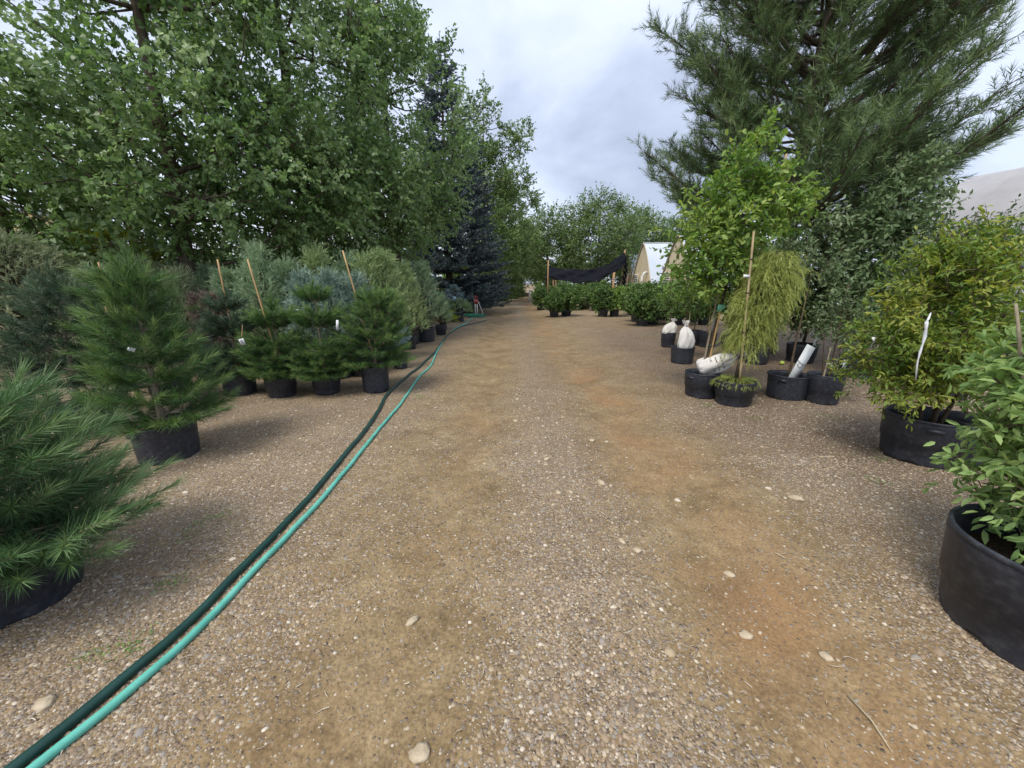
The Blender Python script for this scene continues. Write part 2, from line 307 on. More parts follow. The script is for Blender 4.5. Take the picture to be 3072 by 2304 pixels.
def make_ground():
    xs = np.concatenate([[-600, -200, -80, -40], np.linspace(-25, -9, 20)[:-1], np.arange(-9, 9.001, .115), np.linspace(9, 25, 20)[1:], [40, 80, 200, 600]])
    ys = np.concatenate([[-300, -60, -20, -8], np.arange(-3, 9, .115), np.arange(9, 30, .3), np.linspace(30, 70, 20), [100, 200, 500, 1200]])
    X, Y = np.meshgrid(xs, ys); V = np.stack([X, Y, gz(X, Y)], -1).reshape(-1, 3)
    nx, ny = len(xs), len(ys); i = np.arange(ny - 1)[:, None] * nx + np.arange(nx - 1)[None]
    Q = np.stack([i, i + 1, i + nx + 1, i + nx], -1).reshape(-1, 4)
    m, n, p, o = newmat('gravel_ground'); N = n.nodes.new; Lk = n.links.new
    t = N('ShaderNodeTexCoord')
    def at(nm): a = N('ShaderNodeAttribute'); a.attribute_name = nm; return a.outputs['Fac']
    def noise(s, d=6, r=.6):
        x = N('ShaderNodeTexNoise'); x.inputs['Scale'].default_value = s; x.inputs['Detail'].default_value = d; x.inputs['Roughness'].default_value = r; Lk(t.outputs['Object'], x.inputs['Vector']); return x.outputs['Fac']
    def mixc(f, a, b, mode='MIX'):
        x = N('ShaderNodeMixRGB'); x.blend_type = mode
        for k, v in ((0, f), (1, a), (2, b)):
            if isinstance(v, (float, int)): x.inputs[k].default_value = v
            elif isinstance(v, tuple): x.inputs[k].default_value = (*v, 1)
            else: Lk(v, x.inputs[k])
        return x.outputs[0]
    def mth(op, a, b=None, clamp=False):
        x = N('ShaderNodeMath'); x.operation = op; x.use_clamp = clamp
        for k, v in ((0, a), (1, b)):
            if v is None: continue
            if isinstance(v, (float, int)): x.inputs[k].default_value = v
            else: Lk(v, x.inputs[k])
        return x.outputs[0]
    r1 = ramp(n, [(.28, (.15, .106, .057)), (.5, (.255, .19, .107)), (.72, (.355, .28, .17))]); Lk(noise(2.2, 10, .7), r1.inputs[0])
    r2 = ramp(n, [(.32, (.48, .47, .46)), (.68, (1.3, 1.27, 1.24))]); Lk(noise(70, 5, .7), r2.inputs[0])
    r3 = ramp(n, [(.35, (.66, .64, .6)), (.65, (1.18, 1.16, 1.12))]); Lk(noise(11, 9, .75), r3.inputs[0])
    dirt = mixc(.85, mixc(.8, r1.outputs[0], r3.outputs[0], 'MULTIPLY'), r2.outputs[0], 'MULTIPLY')
    ora = mixc(.5, (.30, .175, .085), r2.outputs[0], 'MULTIPLY')
    dirt = mixc(mth('MULTIPLY', at('orange'), mth('MULTIPLY', noise(7, 8, .8), 1.25), True), dirt, ora)
    rb = ramp(n, [(.3, (.045, .03, .02)), (.55, (.12, .08, .053)), (.75, (.28, .2, .145))]); Lk(noise(55, 6, .75), rb.inputs[0])
    dirt = mixc(mth('MULTIPLY', at('barkm'), .85), dirt, rb.outputs[0])
    def vor(s, rnd=1.0):
        v = N('ShaderNodeTexVoronoi'); v.inputs['Scale'].default_value = s; v.inputs['Randomness'].default_value = rnd; Lk(t.outputs['Object'], v.inputs['Vector'])
        sp = N('ShaderNodeSeparateColor'); Lk(v.outputs['Color'], sp.inputs[0]); return v.outputs['Distance'], sp.outputs
    colr = dirt; hsum = mth('MULTIPLY', noise(30, 8, .7), .25)
    for s, thr, k in ((52, .46, .8), (100, .5, 1.05)):
        d, c = vor(s)
        cr = ramp(n, [(0, (.12, .095, .075)), (.25, (.22, .165, .12)), (.5, (.32, .25, .175)), (.72, (.25, .22, .19)), (.88, (.39, .32, .235)), (1, (.55, .49, .40))]); Lk(c[1], cr.inputs[0])
        present = mth('LESS_THAN', c[0], mth('MULTIPLY', at('dens'), k))
        inside = mth('LESS_THAN', d, thr)
        msk = mth('MULTIPLY', present, inside)
        colr = mixc(msk, colr, cr.outputs[0])
        hsum = mth('ADD', hsum, mth('MULTIPLY', mth('MULTIPLY', msk, 55.0 / s), mth('POWER', mth('SUBTRACT', 1.0, mth('MULTIPLY', d, 1.0 / thr), True), .6)))
    Lk(colr, p.inputs['Base Color']); p.inputs['Roughness'].default_value = .95; p.inputs['Specular IOR Level'].default_value = .2
    b = N('ShaderNodeBump'); b.inputs['Strength'].default_value = .85; b.inputs['Distance'].default_value = .010; Lk(hsum, b.inputs['Height']); Lk(b.outputs[0], p.inputs['Normal'])
    x, y = V[:, 0], V[:, 1]
    g = build('ground', V, None, Q, m, smooth=True, attrs={'dens': dens(x, y), 'orange': orange(x, y), 'barkm': bark_area(x, y)}); g['kind'] = 'structure'
make_ground()
def gp(px, py):
    x, y = G(px, py); return (x, y, float(gz(np.float64(x), np.float64(y))))
def gl(x, y): return (x, y, float(gz(np.float64(x), np.float64(y))))

# icosahedron for pebbles and stones
ph = (1 + 5 ** .5) / 2
ICO = nrm(np.array([(-1, ph, 0), (1, ph, 0), (-1, -ph, 0), (1, -ph, 0), (0, -1, ph), (0, 1, ph), (0, -1, -ph), (0, 1, -ph), (ph, 0, -1), (ph, 0, 1), (-ph, 0, -1), (-ph, 0, 1)]))
ICOF = np.array([(0, 11, 5), (0, 5, 1), (0, 1, 7), (0, 7, 10), (0, 10, 11), (1, 5, 9), (5, 11, 4), (11, 10, 2), (10, 7, 6), (7, 1, 8), (3, 9, 4), (3, 4, 2), (3, 2, 6), (3, 6, 8), (3, 8, 9), (4, 9, 5), (2, 4, 11), (6, 2, 10), (8, 6, 7), (9, 8, 1)])
def pebbles():
    rng = np.random.default_rng(3); mb = MB(); PX = []
    for n, y0, y1, rmin, rmax in ((26000, .55, 1.7, .003, .009), (22000, 1.5, 3.2, .004, .0105), (11000, 3.0, 5.5, .0065, .014)):
        y = y0 + (y1 - y0) * rng.random(n * 3); x = (rng.random(n * 3) * 2 - 1) * (y1 * 1.35 + .9)
        keep = (rng.random(n * 3) < dens(x, y) ** 1.3) & (np.abs(x) < y * 1.4 + 1.3); x, y = x[keep][:n], y[keep][:n]
        r = rmin + (rmax - rmin) * rng.random(len(x)) ** 2.6 * 1.25
        PX.append((x, y, r))
    x, y, r = [np.concatenate(a) for a in zip(*PX)]; n = len(x)
    big = rng.random(n) < .012; r = np.where(big, r * 1.9, r)
    s = np.stack([r * (.8 + .5 * rng.random(n)), r * (.75 + .45 * rng.random(n)), r * (.45 + .35 * rng.random(n))], -1)
    near = y < 1.75
    def ringp(k, r_, z_, ph_): a_ = np.arange(k) * 6.28318 / k + ph_; return np.stack([r_ * np.cos(a_), r_ * np.sin(a_), np.full(k, z_)], -1)
    TA = np.vstack([ringp(6, 1, -.15, 0), ringp(3, .58, .85, .5)])
    FA = [(i, (i + 1) % 6, 6 + i // 2) for i in range(6)] + [((2 * i + 2) % 6, 6 + (i + 1) % 3, 6 + i) for i in range(3)] + [(6, 7, 8)]
    TB = np.vstack([ringp(5, 1, -.1, 0), [(.15, 0, .9)]]); FB = [(i, (i + 1) % 5, 5) for i in range(5)]
    for sel, T0, F0 in ((near, TA, FA), (~near, TB, FB)):
        _scatter(mb, rng, x[sel], y[sel], s[sel], T0, np.array(F0))
    _mat(mb, rng)
def _scatter(mb, rng, x, y, s, T0, F0):
    n = len(x); kk = len(T0)
    V = T0[None] * s[:, None] * (1 + .3 * (rng.random((n, kk, 1)) - .5))
    a = rng.random(n) * 6.283; c, si = np.cos(a)[:, None], np.sin(a)[:, None]
    V = np.stack([V[..., 0] * c - V[..., 1] * si, V[..., 0] * si + V[..., 1] * c, V[..., 2]], -1)
    V += np.stack([x, y, gz(x, y) + s[:, 2] * .06], -1)[:, None]
    mb.add(V.reshape(-1, 3), (np.arange(n)[:, None, None] * kk + F0[None]).reshape(-1, 3), None, np.repeat(rng.random(n), kk))
def _mat(mb, rng):
    m, nn, p, o = newmat('pebble'); at = nn.nodes.new('ShaderNodeAttribute'); at.attribute_name = 'tone'
    cr = ramp(nn, [(0, (.155, .125, .095)), (.12, (.2, .155, .11)), (.3, (.28, .21, .14)), (.45, (.24, .17, .115)), (.58, (.36, .28, .18)), (.68, (.24, .225, .205)), (.76, (.29, .25, .21)), (.86, (.37, .29, .19)), (.95, (.44, .37, .28)), (1, (.58, .52, .43))])
    nn.links.new(at.outputs['Fac'], cr.inputs[0]); nn.links.new(cr.outputs[0], p.inputs['Base Color']); p.inputs['Roughness'].default_value = .8; p.inputs['Specular IOR Level'].default_value = .3
    g = mb.make('gravel', m, smooth=True); g['kind'] = 'stuff'; tag(g, 'mixed grey, tan and pink gravel strewn over the dirt track', 'gravel')
    # straw litter
    mb = MB(); n = 1100; y = .6 + 6 * rng.random(n) ** 1.5; x = (rng.random(n) * 2 - 1) * (y * 1.2 + .6); a = rng.random(n) * 6.283
    l = .007 + .022 * rng.random(n) ** 2.5
    P0 = np.stack([x, y, gz(x, y) + .009], -1); d = np.stack([np.cos(a), np.sin(a), .05 * rng.normal(size=n)], -1); b = np.stack([-np.sin(a), np.cos(a), 0 * a], -1) * (rng.normal(size=n) * .35)[:, None]
    P1 = P0 + d * l[:, None]; P2 = P1 + (d + b) * l[:, None]
    w = .0012 + .0012 * rng.random(n); t = rng.random(n)
    sticks(mb, P0, P1, w, w, t); sticks(mb, P1, P2, w, w * .5, t)
    g = mb.make('dry_litter', leafmat('dry_litter', (.3, .22, .14), (.48, .4, .29), (.62, .56, .46), 0)); g['kind'] = 'stuff'; tag(g, 'pale dry needles and straw bits scattered over the gravel', 'litter')
pebbles()
def weeds():
    rng = np.random.default_rng(8); mb = MB()
    for px, py, s in ((395, 1925, .08), (380, 1945, .07), (480, 1760, .07), (530, 1745, .06), (575, 1600, .09), (660, 1545, .10), (600, 1560, .07), (265, 1960, .05), (690, 1210, .1), (1260, 1190, .12), (2265, 1255, .12), (2620, 1440, .1), (2120, 1215, .08), (2480, 1250, .1), (1620, 950, .5), (1950, 1010, .5), (1870, 945, .4), (2640, 1375, .08)):
        x, y, z = gp(px, py); n = 40
        P = np.array([x, y, z]) + np.c_[rng.normal(0, s * .5, (n, 2)), np.zeros(n) + .004]
        A = rv(rng, n); A[:, 2] = abs(A[:, 2]) * .5 + .1
        leaves(mb, P, A, rv(rng, n) * .3 + np.array([0, 0, 1]), .008 + s * .09, .004 + s * .035, rng.random(n) * .6)
    g = mb.make('ground_weeds', M['fresh']); g['kind'] = 'stuff'; tag(g, 'small low green weeds sprouting through the gravel', 'weeds')
weeds()
def stones():
    rng = np.random.default_rng(5)
    spec = [(1803, 1452, .042, 'largest pale round stone in the right wheel track'), (2387, 1498, .05, 'flat pale stone below the big pot on the right gravel'), (1235, 1848, .034, 'oval tan stone left of the gravel ridge'), (130, 2105, .034, 'tan stone left of the hoses near the lower left corner'),
            (1262, 2252, .036, 'angular tan stone low in the foreground gravel')]
    g = 'pale stones lying on the track'
    more = []; _unused = [(1640, 1383), (1775, 1323), (1820, 1326), (1547, 1265), (1552, 1200), (1600, 1240), (2190, 1710), (2240, 1896), (1865, 1622), (1912, 1645), (2450, 1380), (1330, 1235), (1190, 1282), (1690, 1290), (1560, 1170), (1620, 1345), (1480, 1305), (2480, 1960), (2260, 1915), (1675, 1485), (1712, 1483), (830, 1605), (2060, 1470), (1480, 1790)]
    spec += [(1640, 1383, .03, 'pale flat stone on the centre of the track, left of two close ones'), (1775, 1323, .03, 'left of two close pale stones near the middle of the track'), (1820, 1326, .026, 'right of two close pale stones near the middle of the track'), (1547, 1265, .034, 'pale stone on the ridge just right of the left wheel track'), (1552, 1200, .03, 'farthest pale stone on the ridge of the track'),
             (2190, 1710, .03, 'pale stone alone in the orange soil of the right wheel track'), (2240, 1896, .03, 'whitish angular stone low on the right wheel track'), (1865, 1622, .027, 'upper of two whitish stones on the right wheel track'), (1912, 1645, .024, 'lower of two whitish stones on the right wheel track'), (1190, 1282, .026, 'pale stone on the dirt right of the teal hose'),
             (1675, 1485, .026, 'left of a pair of tan stones right of the gravel ridge'), (1712, 1483, .024, 'right of a pair of tan stones right of the gravel ridge'), (830, 1605, .028, 'reddish-tan stone lying against the hoses'), (2480, 1960, .026, 'pale stone nearest the dry twig')]
    for px, py in more: spec.append((px, py, .019 + .016 * rng.random(), 'small pale stone half sunk in the dirt track'))
    for px, py, r, lab in spec:
        # subdivide icosahedron once
        V = list(map(tuple, ICO)); Fc = []; cache = {}
        def mid(a, b):
            k = (min(a, b), max(a, b))
            if k not in cache: cache[k] = len(V); V.append(tuple(nrm(np.array(V[a]) + np.array(V[b]))))
            return cache[k]
        for a, b, c in ICOF:
            ab, bc, ca = mid(a, b), mid(b, c), mid(c, a); Fc += [(a, ab, ca), (b, bc, ab), (c, ca, bc), (ab, bc, ca)]
        A = np.array(V) * (1 + .13 * rng.normal(size=(len(V), 1))) * np.array([1, .55 + .4 * rng.random(), .42]) * r
        t = rng.random() * 6.28; c, s = math.cos(t), math.sin(t); A = A @ np.array([(c, s, 0), (-s, c, 0), (0, 0, 1)])
        o = build('stone', A, Fc, None, M['stone'], smooth=True); x, y, z = gp(px, py); o.location = (x, y, z + r * .16); tag(o, lab, 'stone', g)
stones()

# ------------------------------------------------------------------ growing things
def envelope(rng, n, blobs, inner=.45):
    """points inside a union of ellipsoids (cx,cy,cz,rx,ry,rz), crowded towards the skin"""
    w = np.array([(b[3] * b[4] * b[5]) ** .8 for b in blobs]); k = rng.choice(len(blobs), n, p=w / w.sum()); B = np.array(blobs)[k]
    d = rv(rng, n); r = (inner + (1 - inner) * rng.random(n) ** .6) * (.88 + .22 * rng.random(n))
    return B[:, :3] + d * r[:, None] * B[:, 3:], d
def grow(rng, trunk, clumps, r0, rt, bend=.12):
    """connects every clump to the nearest wood already there; returns branch list (pts, radii)"""
    trunk = np.asarray(trunk, float); nodes = [tuple(p) for p in trunk]; tl = len(nodes)
    owner = [-1] * tl; order = np.argsort(np.min(np.linalg.norm(clumps[:, None] - trunk[None], axis=2), axis=1)); br = []; cnt = []
    NA = np.zeros((tl + len(clumps) * 4, 3)); NA[:tl] = trunk; used = tl; own = np.full(len(NA), -1); dep = np.zeros(len(NA))
    top = trunk[-1][2]
    for ci in order:
        c = clumps[ci]; dd = NA[:used] - c; dist = np.linalg.norm(dd, axis=1); cost = dist + .9 * np.maximum(dd[:, 2], -dist * 0 - .0) + .12 * dep[:used] * dist.mean()
        cost[:max(1, tl // 5)] += 3
        j = int(np.argmin(cost)); p = NA[j]; v = c - p; ln = np.linalg.norm(v) + 1e-6
        ts = np.linspace(0, 1, 4)[:, None]; off = rng.normal(0, .05, 3) * ln; off[2] -= bend * ln * .5
        pts = p + v * ts + off * (4 * ts * (1 - ts)); b = len(br); br.append(pts); cnt.append(1); k = own[j]
        while k >= 0: cnt[k] += 1; k = par[k] if k < len(par) else -1
        if b == 0: par = []
        par.append(own[j])
        for q in pts[1:]: NA[used] = q; own[used] = b; dep[used] = dep[j] + 1; used += 1
    res = []
    for pts, c in zip(br, cnt):
        a = min(r0 * .55, rt * (c ** .5)); res.append((pts, np.linspace(a, max(rt * .55, a * .45), len(pts))))
    return res
def wood(mb, trunk, tr, branches, sides=8, bs=4):
    mb.tube(trunk, tr, sides)
    for p, r in branches: mb.tube(p, r, bs, caps=False)
def crown_leaves(mb, tw, rng, C, out, twigs, tl, lpt, L, Wd, shape=L2, droop=.35, up=.15, tone_c=.5, tone_s=.2, tr=.003, spread=.25):
    n = len(C); tone_cl = tone_c + tone_s * rng.normal(size=n)
    P0 = np.repeat(C, twigs, 0) + rng.normal(0, spread * tl, (n * twigs, 3)); D = nrm(np.repeat(out, twigs, 0) * .55 + rv(rng, n * twigs) * .9 + np.array([0, 0, up])); ln = tl * (.55 + .7 * rng.random(n * twigs))
    P1 = P0 + D * ln[:, None]
    if tw is not None: flat_sticks(tw, P0, P1, tr * 1.3, tr * .5, rng)
    t = (np.arange(lpt)[None] + rng.random((n * twigs, lpt))) / lpt; m = n * twigs * lpt
    P = (P0[:, None] + D[:, None] * (ln[:, None] * (.1 + .95 * t))[..., None]).reshape(-1, 3)
    A = nrm(np.repeat(D, lpt, 0) * .5 + rv(rng, m) * .8 + np.array([0, 0, -droop]))
    N = nrm(rv(rng, m) * .75 + np.array([0, 0, .55]) + np.repeat(np.repeat(out, twigs, 0), lpt, 0) * .35)
    tone = (np.repeat(np.repeat(tone_cl, twigs), lpt) + .13 * rng.normal(size=m)).clip(0, 1)
    s = .7 + .5 * rng.random(m)
    leaves(mb, P + A * .01, A, N, L * s, Wd * s, tone, shape)
def trunk_curve(rng, h, lean=(0, 0), n=12, wob=.03):
    z = np.linspace(0, 1, n); x = lean[0] * z ** 1.1 + wob * h * np.cumsum(rng.normal(0, .25, n)) * .2; y = lean[1] * z ** 1.1 + wob * h * np.cumsum(rng.normal(0, .25, n)) * .2
    x -= x[0]; y -= y[0]; return np.stack([x, y, z * h], -1)

def broad_tree(name, label, loc, seed, h, blobs, nclump, leaf, mat, r0=.16, twigs=7, tl=.5, lpt=9, L=.09, Wd=.08, shape=L2, group=None, cat='tree', lean=(0, 0), barkm='bark', rz=0, tone_s=.2, up=.15, droop=.35, tfrac=.9):
    rng = np.random.default_rng(seed); t = thing(name, label, cat, loc, rz, group)
    tr = trunk_curve(rng, h * tfrac, lean); C, out = envelope(rng, nclump, blobs); br = grow(rng, tr, C, r0, r0 * .085)
    w = MB(); tz = np.linspace(1, .12, len(tr)); tz[0] = 1.25; wood(w, tr, r0 * tz, br); lf = MB(); tw = MB()
    crown_leaves(lf, tw, rng, C, out, twigs, tl, lpt, L, Wd, shape, droop, up, .45, tone_s, tr=r0 * .018)
    tk = w.make('trunk', M[barkm], t, True); tw.make('twigs', M['twig'], tk)
    c = lf.make('crown', M[mat], t); return t

# --- the big cottonwoods on the left
cw = [(-6.7, 8.3, 11, [(0, 0, 5.6, 3.0, 2.8, 3.9), (-1.5, .3, 3.6, 2.4, 2.2, 1.9), (1.4, -.2, 3.7, 1.9, 1.9, 1.8), (.3, 0, 8.2, 2.2, 2.2, 2.4)], 21, 'dense cottonwood with drooping low boughs, leftmost of the large leafy trees'),
      (-5.2, 10.4, 12, [(0, 0, 6, 2.8, 2.6, 4.4), (-1.2, 0, 3.6, 2.2, 2.2, 2.0), (1.0, .2, 3.5, 2.1, 2.0, 1.9), (0, 0, 9.3, 2.2, 2.2, 2.4)], 22, 'tall cottonwood standing behind the staked pines'),
      (-3.75, 13.2, 12, [(0, 0, 5.5, 2.5, 2.3, 3.6), (.1, -.4, 4.1, 1.9, 1.8, 1.7), (-.8, 0, 3.4, 1.8, 2.0, 1.8), (-.3, 0, 8.4, 1.6, 1.6, 2.8)], 23, 'cottonwood with low light-green boughs beside the dark spruce'),
      (-10.8, 8.8, 6, [(0, 0, 3.3, 2.6, 2.3, 1.5), (1.2, -.3, 2.9, 1.8, 1.8, 1.3)], 24, 'sparse cottonwood at the far left edge, sky showing through')]
for x, y, h, bl, sd_, lab in cw:
    broad_tree('cottonwood_tree', lab, (x, y, -.02), sd_, h, bl, 320 if h > 9 else 150, None, 'cottonwood', .17, 11, .6, 16, .09, .078, LD, group='cottonwood trees left of the track', tone_s=.17)
# --- poplars and elms further back
px_tree = [(1455, 27, 13.2, 1.15, 31, 'poplar', 'slender poplar right behind the dark spruce'), (1500, 33, 10.5, 1.4, 32, 'poplar', 'poplar with a bough reaching over the track behind the spruce')]
for px, Y, h, r, sd_, mt, lab in px_tree:
    x, y = XY(px, Y); bl = [(0, 0, h * .5, r * 1.5, r * 1.5, h * .4), (r * .9, 0, h * .38, r * 1.3, r * 1.3, h * .24), (0, 0, h * .8, r, r, h * .2)] + ([(2.3, 0, 10.2, 1.0, .9, 1.0), (1.9, 0, 7.9, 1.1, 1, 1.2)] if sd_ == 31 else [])
    if sd_ == 32: bl.append((2.1, -.6, h * .76, 1.3, 1.0, .9))
    broad_tree('poplar_tree', lab, (x, y, -.02), sd_, h, bl, 380, None, mt, .15, 8, .5, 11, .11, .10, L2, group='poplars behind the spruce', tone_s=.2)
elms = [(1640, 40, 9.0, 3.4, 41, 'round elm tree behind the left post of the black shade cloth'), (1790, 38, 10.2, 3.6, 42, 'tallest round elm tree behind the middle of the black shade cloth'), (1905, 43, 9.5, 3.4, 43, 'elm tree rising behind the white greenhouse roof'), (2020, 46, 9.0, 3.4, 44, 'elm tree behind the cream greenhouse gables'), (1560, 46, 8.5, 2.6, 45, 'elm tree at the far end of the track')]
for px, Y, h, r, sd_, lab in elms:
    x, y = XY(px, Y); bl = [(0, 0, h * .58, r, r, h * .34), (-r * .5, -.3, h * .45, r * .7, r * .7, h * .28), (r * .55, 0, h * .5, r * .7, r * .7, h * .26), (0, 0, h * .8, r * .55, r * .55, h * .17), (-r * .45, 0, h * .68, r * .45, r * .45, h * .16), (r * .5, 0, h * .7, r * .42, r * .42, h * .15)]
    broad_tree('elm_tree', lab, (x, y, -.02), sd_, h, bl, 360, None, 'elm', .2, 8, .75, 7, .17, .125, L2, group='elm trees closing the view', tone_s=.22, tfrac=.8)

# --- spruce
def spruce(name, label, loc, h, R, nw, mat, seed, group=None, cat='tree', nsh=7, nlen=.05, w=.022, sl=.3, cbase=.03, parent=None, z0=0):
    rng = np.random.default_rng(seed); t = parent or thing(name, label, cat, loc, rng.random() * 6, group); wd = MB(); lf = MB()
    tr = trunk_curve(rng, h, n=14, wob=.006) + np.array([0, 0, z0]); wd.tube(tr, np.linspace(.018 * h, .004, 14), 7)
    P = []; D = []; Ls = []; To = []
    for k in range(nw):
        f = (k + rng.random()) / nw; z = h * (cbase + (1 - cbase) * f); rr = R * (1 - f) ** .85 * (.85 + .25 * rng.random()) + .05 * R * .3; nb = max(4, int(11 * (1 - f) + 5))
        for b in range(nb):
            a = rng.random() * 6.283; d = np.array([math.cos(a), math.sin(a), 0]); dr = -.18 + .55 * f; m = 6; s = np.linspace(0, 1, m)
            pts = np.array([0, 0, z + z0]) + d * (s * rr)[:, None]; pts[:, 2] += rr * (dr * s + .22 * s ** 2); wd.tube(pts, np.linspace(.012 * rr + .004, .003, m), 4, False)
            side = np.array([-d[1], d[0], 0]); ns = max(3, int(nsh * rr / .5))
            for q in range(ns):
                u = .25 + .75 * (q + rng.random()) / ns; p = np.array([np.interp(u, s, pts[:, i]) for i in range(3)])
                sg = rng.choice((-1, 1)); dd = d * (.65 + .4 * rng.random()) + side * sg * (1.0 - .7 * u) + np.array([0, 0, .12 + .2 * rng.normal()])
                if u > .9: dd = d + np.array([0, 0, .3])
                P.append(p); D.append(dd); Ls.append(sl * (.6 + .6 * rng.random()) * min(1, .5 + rr / R)); To.append(.3 + .3 * u + .1 * rng.normal())
    P.append(np.array([0, 0, h + z0 - sl * .5])); D.append(np.array([0, 0, 1.])); Ls.append(sl * 1.4); To.append(.6)
    needles(lf, np.array(P), np.array(D), np.array(Ls), 11, nlen, w, 1.0, .5, rng, np.array(To))
    wd.make('trunk', M['bark'], t, True); lf.make('crown', M[mat], t); return t
x, y = XY(1350, 20.5); spruce('spruce_tree', 'tall dark blue-green spruce cone beside the red-headed hydrants', (x, y, 0), 12.0, 3.05, 60, 'spruce', 51, nsh=6, nlen=.12, w=.06, sl=.42)

# --- big pine on the right
def pine_tree(label, loc, seed):
    rng = np.random.default_rng(seed); t = thing('pine_tree', label, 'tree', loc); wd = MB(); lf = MB()
    h = 10.5; tr = trunk_curve(rng, h, (.3, .2), 16, .01); wd.tube(tr, np.linspace(.17, .03, 16), 9); P = []; D = []; Ls = []; To = []
    for k in range(27):
        f = (k + .5 * rng.random()) / 27; z = 2.15 + (h - 2.25) * f; rr = (3.15 * (1 - f) ** .38 + .2) * (.66 + .34 * rng.random()); c0 = np.array([np.interp(z, tr[:, 2], tr[:, i]) for i in range(3)])
        for b in range(7):
            a = b * 2 * math.pi / 7 + rng.random() * .9 + k * .6; L_ = rr * (.7 + .45 * rng.random()); d = np.array([math.cos(a), math.sin(a), 0]); s = np.linspace(0, 1, 8); el = .2 + .5 * f
            pts = c0 + d * (s * L_)[:, None]; pts[:, 2] += L_ * (el * s * (.4 + 1.1 * rng.random()) + .3 * s ** 2.2); pts += np.cumsum(rng.normal(0, .03, (8, 3)), 0); wd.tube(pts, np.linspace(.014 * L_ + .012, .008, 8), 5, False)
            side = np.array([-d[1], d[0], 0]); ns = int(5 + 8.5 * L_)
            for q in range(ns):
                u = .28 + .72 * (q + rng.random()) / ns; p = np.array([np.interp(u, s, pts[:, i]) for i in range(3)]); sg = rng.choice((-1, 1)); ll = L_ * .30 * (1.2 - u) + .16
                dd = nrm(d * (.6 + .3 * rng.random()) + side * sg * (.9 - .4 * u) * rng.random() * 1.3 + np.array([0, 0, .25 + .5 * rng.random()])); e_ = p + dd * ll; wd.tube(np.array([p, p + dd * ll * .5 + np.array([0, 0, -.01]), e_]), [.008, .006, .005], 3, False)
                nsub = 2 + int(ll / .19)
                for g_ in range(nsub):
                    v = 1.0 if g_ == 0 else rng.random() * .8 + .15; sh = nrm(dd * .6 + rv(rng, 1)[0] * .8 + np.array([0, 0, .5])); P.append(p + dd * ll * v); D.append(sh); Ls.append(.17 + .16 * rng.random()); To.append(.3 + .25 * u + .14 * rng.normal())
    P = np.array(P); needles(lf, P, np.array(D), np.array(Ls), 27, .135, .0095, 1.1, .35, rng, np.array(To), 0.05, grad=.3)
    tk = wd.make('trunk', M['bark'], t, True); lf.make('crown', M['bigpine'], t)
    return t
pine_tree('large old pine with upswept long-needled boughs towering over the right-hand trees', (5.75, 8.6, -.02), 61)

# ------------------------------------------------------------------ pots
def pot_meshes():
    res = []
    for v in range(3):
        rng = np.random.default_rng(70 + v); mb = MB(); n = 48; ph1 = rng.random() * 6
        prof = [(.0, .02), (.80, .02), (.845, 0), (.86, .03), (.88, .10), (.925, .42), (.955, .43), (.985, .86), (1.0, .90), (.985, .985), (.955, .985), (.93, .86), (.90, .45), (.86, .1)]
        if v == 1: prof = [(.0, .02), (.84, .02), (.875, 0), (.885, .03), (.90, .10), (.93, .40), (.945, .60), (.97, .86), (.985, .90), (.985, .985), (.955, .985), (.93, .86), (.91, .45), (.88, .1)]
        def warp(V, a, P):
            k = 1 + .012 * np.sin(2 * a + ph1) * np.clip(P[:, 1:2], 0, 1) + .006 * np.sin(3 * a - ph1); V[..., :2] *= k[..., None]
            nt_ = (np.arange(n) % 8) < 2                                            # drain notches at the foot
            V[2, nt_, 2] = .05; V[2, nt_, :2] *= .985; V[3, nt_, 2] = .075; return V
        mb.lathe(prof, n, warp=warp); res.append(mb.make('pot', M['pot'], None, True).data)
    mb = MB(); mb.lathe([(.985, .95), (1.008, .952), (1.016, .965), (1.014, .988), (1.004, 1.0), (.972, 1.0), (.962, .988), (.97, .955), (.985, .95)], 48); rim = mb.make('rim', M['pot'], None, True).data
    rng = np.random.default_rng(77); mb = MB(); prof = [(0.0001, .80), (.3, .805), (.6, .795), (.8, .80), (.91, .79)]
    def wp(V, a, P): V[..., 2] += .012 * rng.normal(size=V.shape[:2]); return V
    mb.lathe(prof, 40, warp=wp); soil = mb.make('soil', M['soil'], None, True).data
    mb = MB(); mb.box((0, 0, 0), (.10, .02, .028)); mb.box((-.045, -.012, 0), (.012, .03, .028)); mb.box((.045, -.012, 0), (.012, .03, .028)); handle = mb.make('handle', M['pot']).data
    for o in list(bpy.data.objects):
        if o.type == 'MESH' and o.data in res + [rim, soil, handle]: bpy.data.objects.remove(o)
    return res, rim, soil, handle
POTS, RIM, SOIL, HANDLE = pot_meshes()
PN = [0]
def put_pot(root, r, h, handles=False, soil=.0):
    k = PN[0]; PN[0] += 1
    p = inst('pot', POTS[k % 3], root, (0, 0, 0), (r, r, h), (0, 0, k * 1.3)); inst('rim', RIM, p)
    inst('soil', SOIL, root, (0, 0, soil * h), (r, r, h), (0, 0, k * 2.1))
    if handles:
        for a in (0.4, .4 + math.pi):
            d = inst('handle', HANDLE, root, (math.cos(a) * r * 1.0, math.sin(a) * r * 1.0, h * .82), (1, 1, 1), (0, 0, a - math.pi / 2))
def stake(root, p0, p1, r=.008, mat='bamboo', name='stake'):
    mb = MB(); p0, p1 = np.array(p0, float), np.array(p1, float); n = 9
    pts = p0 + (p1 - p0) * np.linspace(0, 1, n)[:, None]; rr = np.full(n, r); rr[1::2] *= 1.12; mb.tube(pts, rr * np.linspace(1.05, .9, n), 8); return mb.make(name, M[mat], root, False)
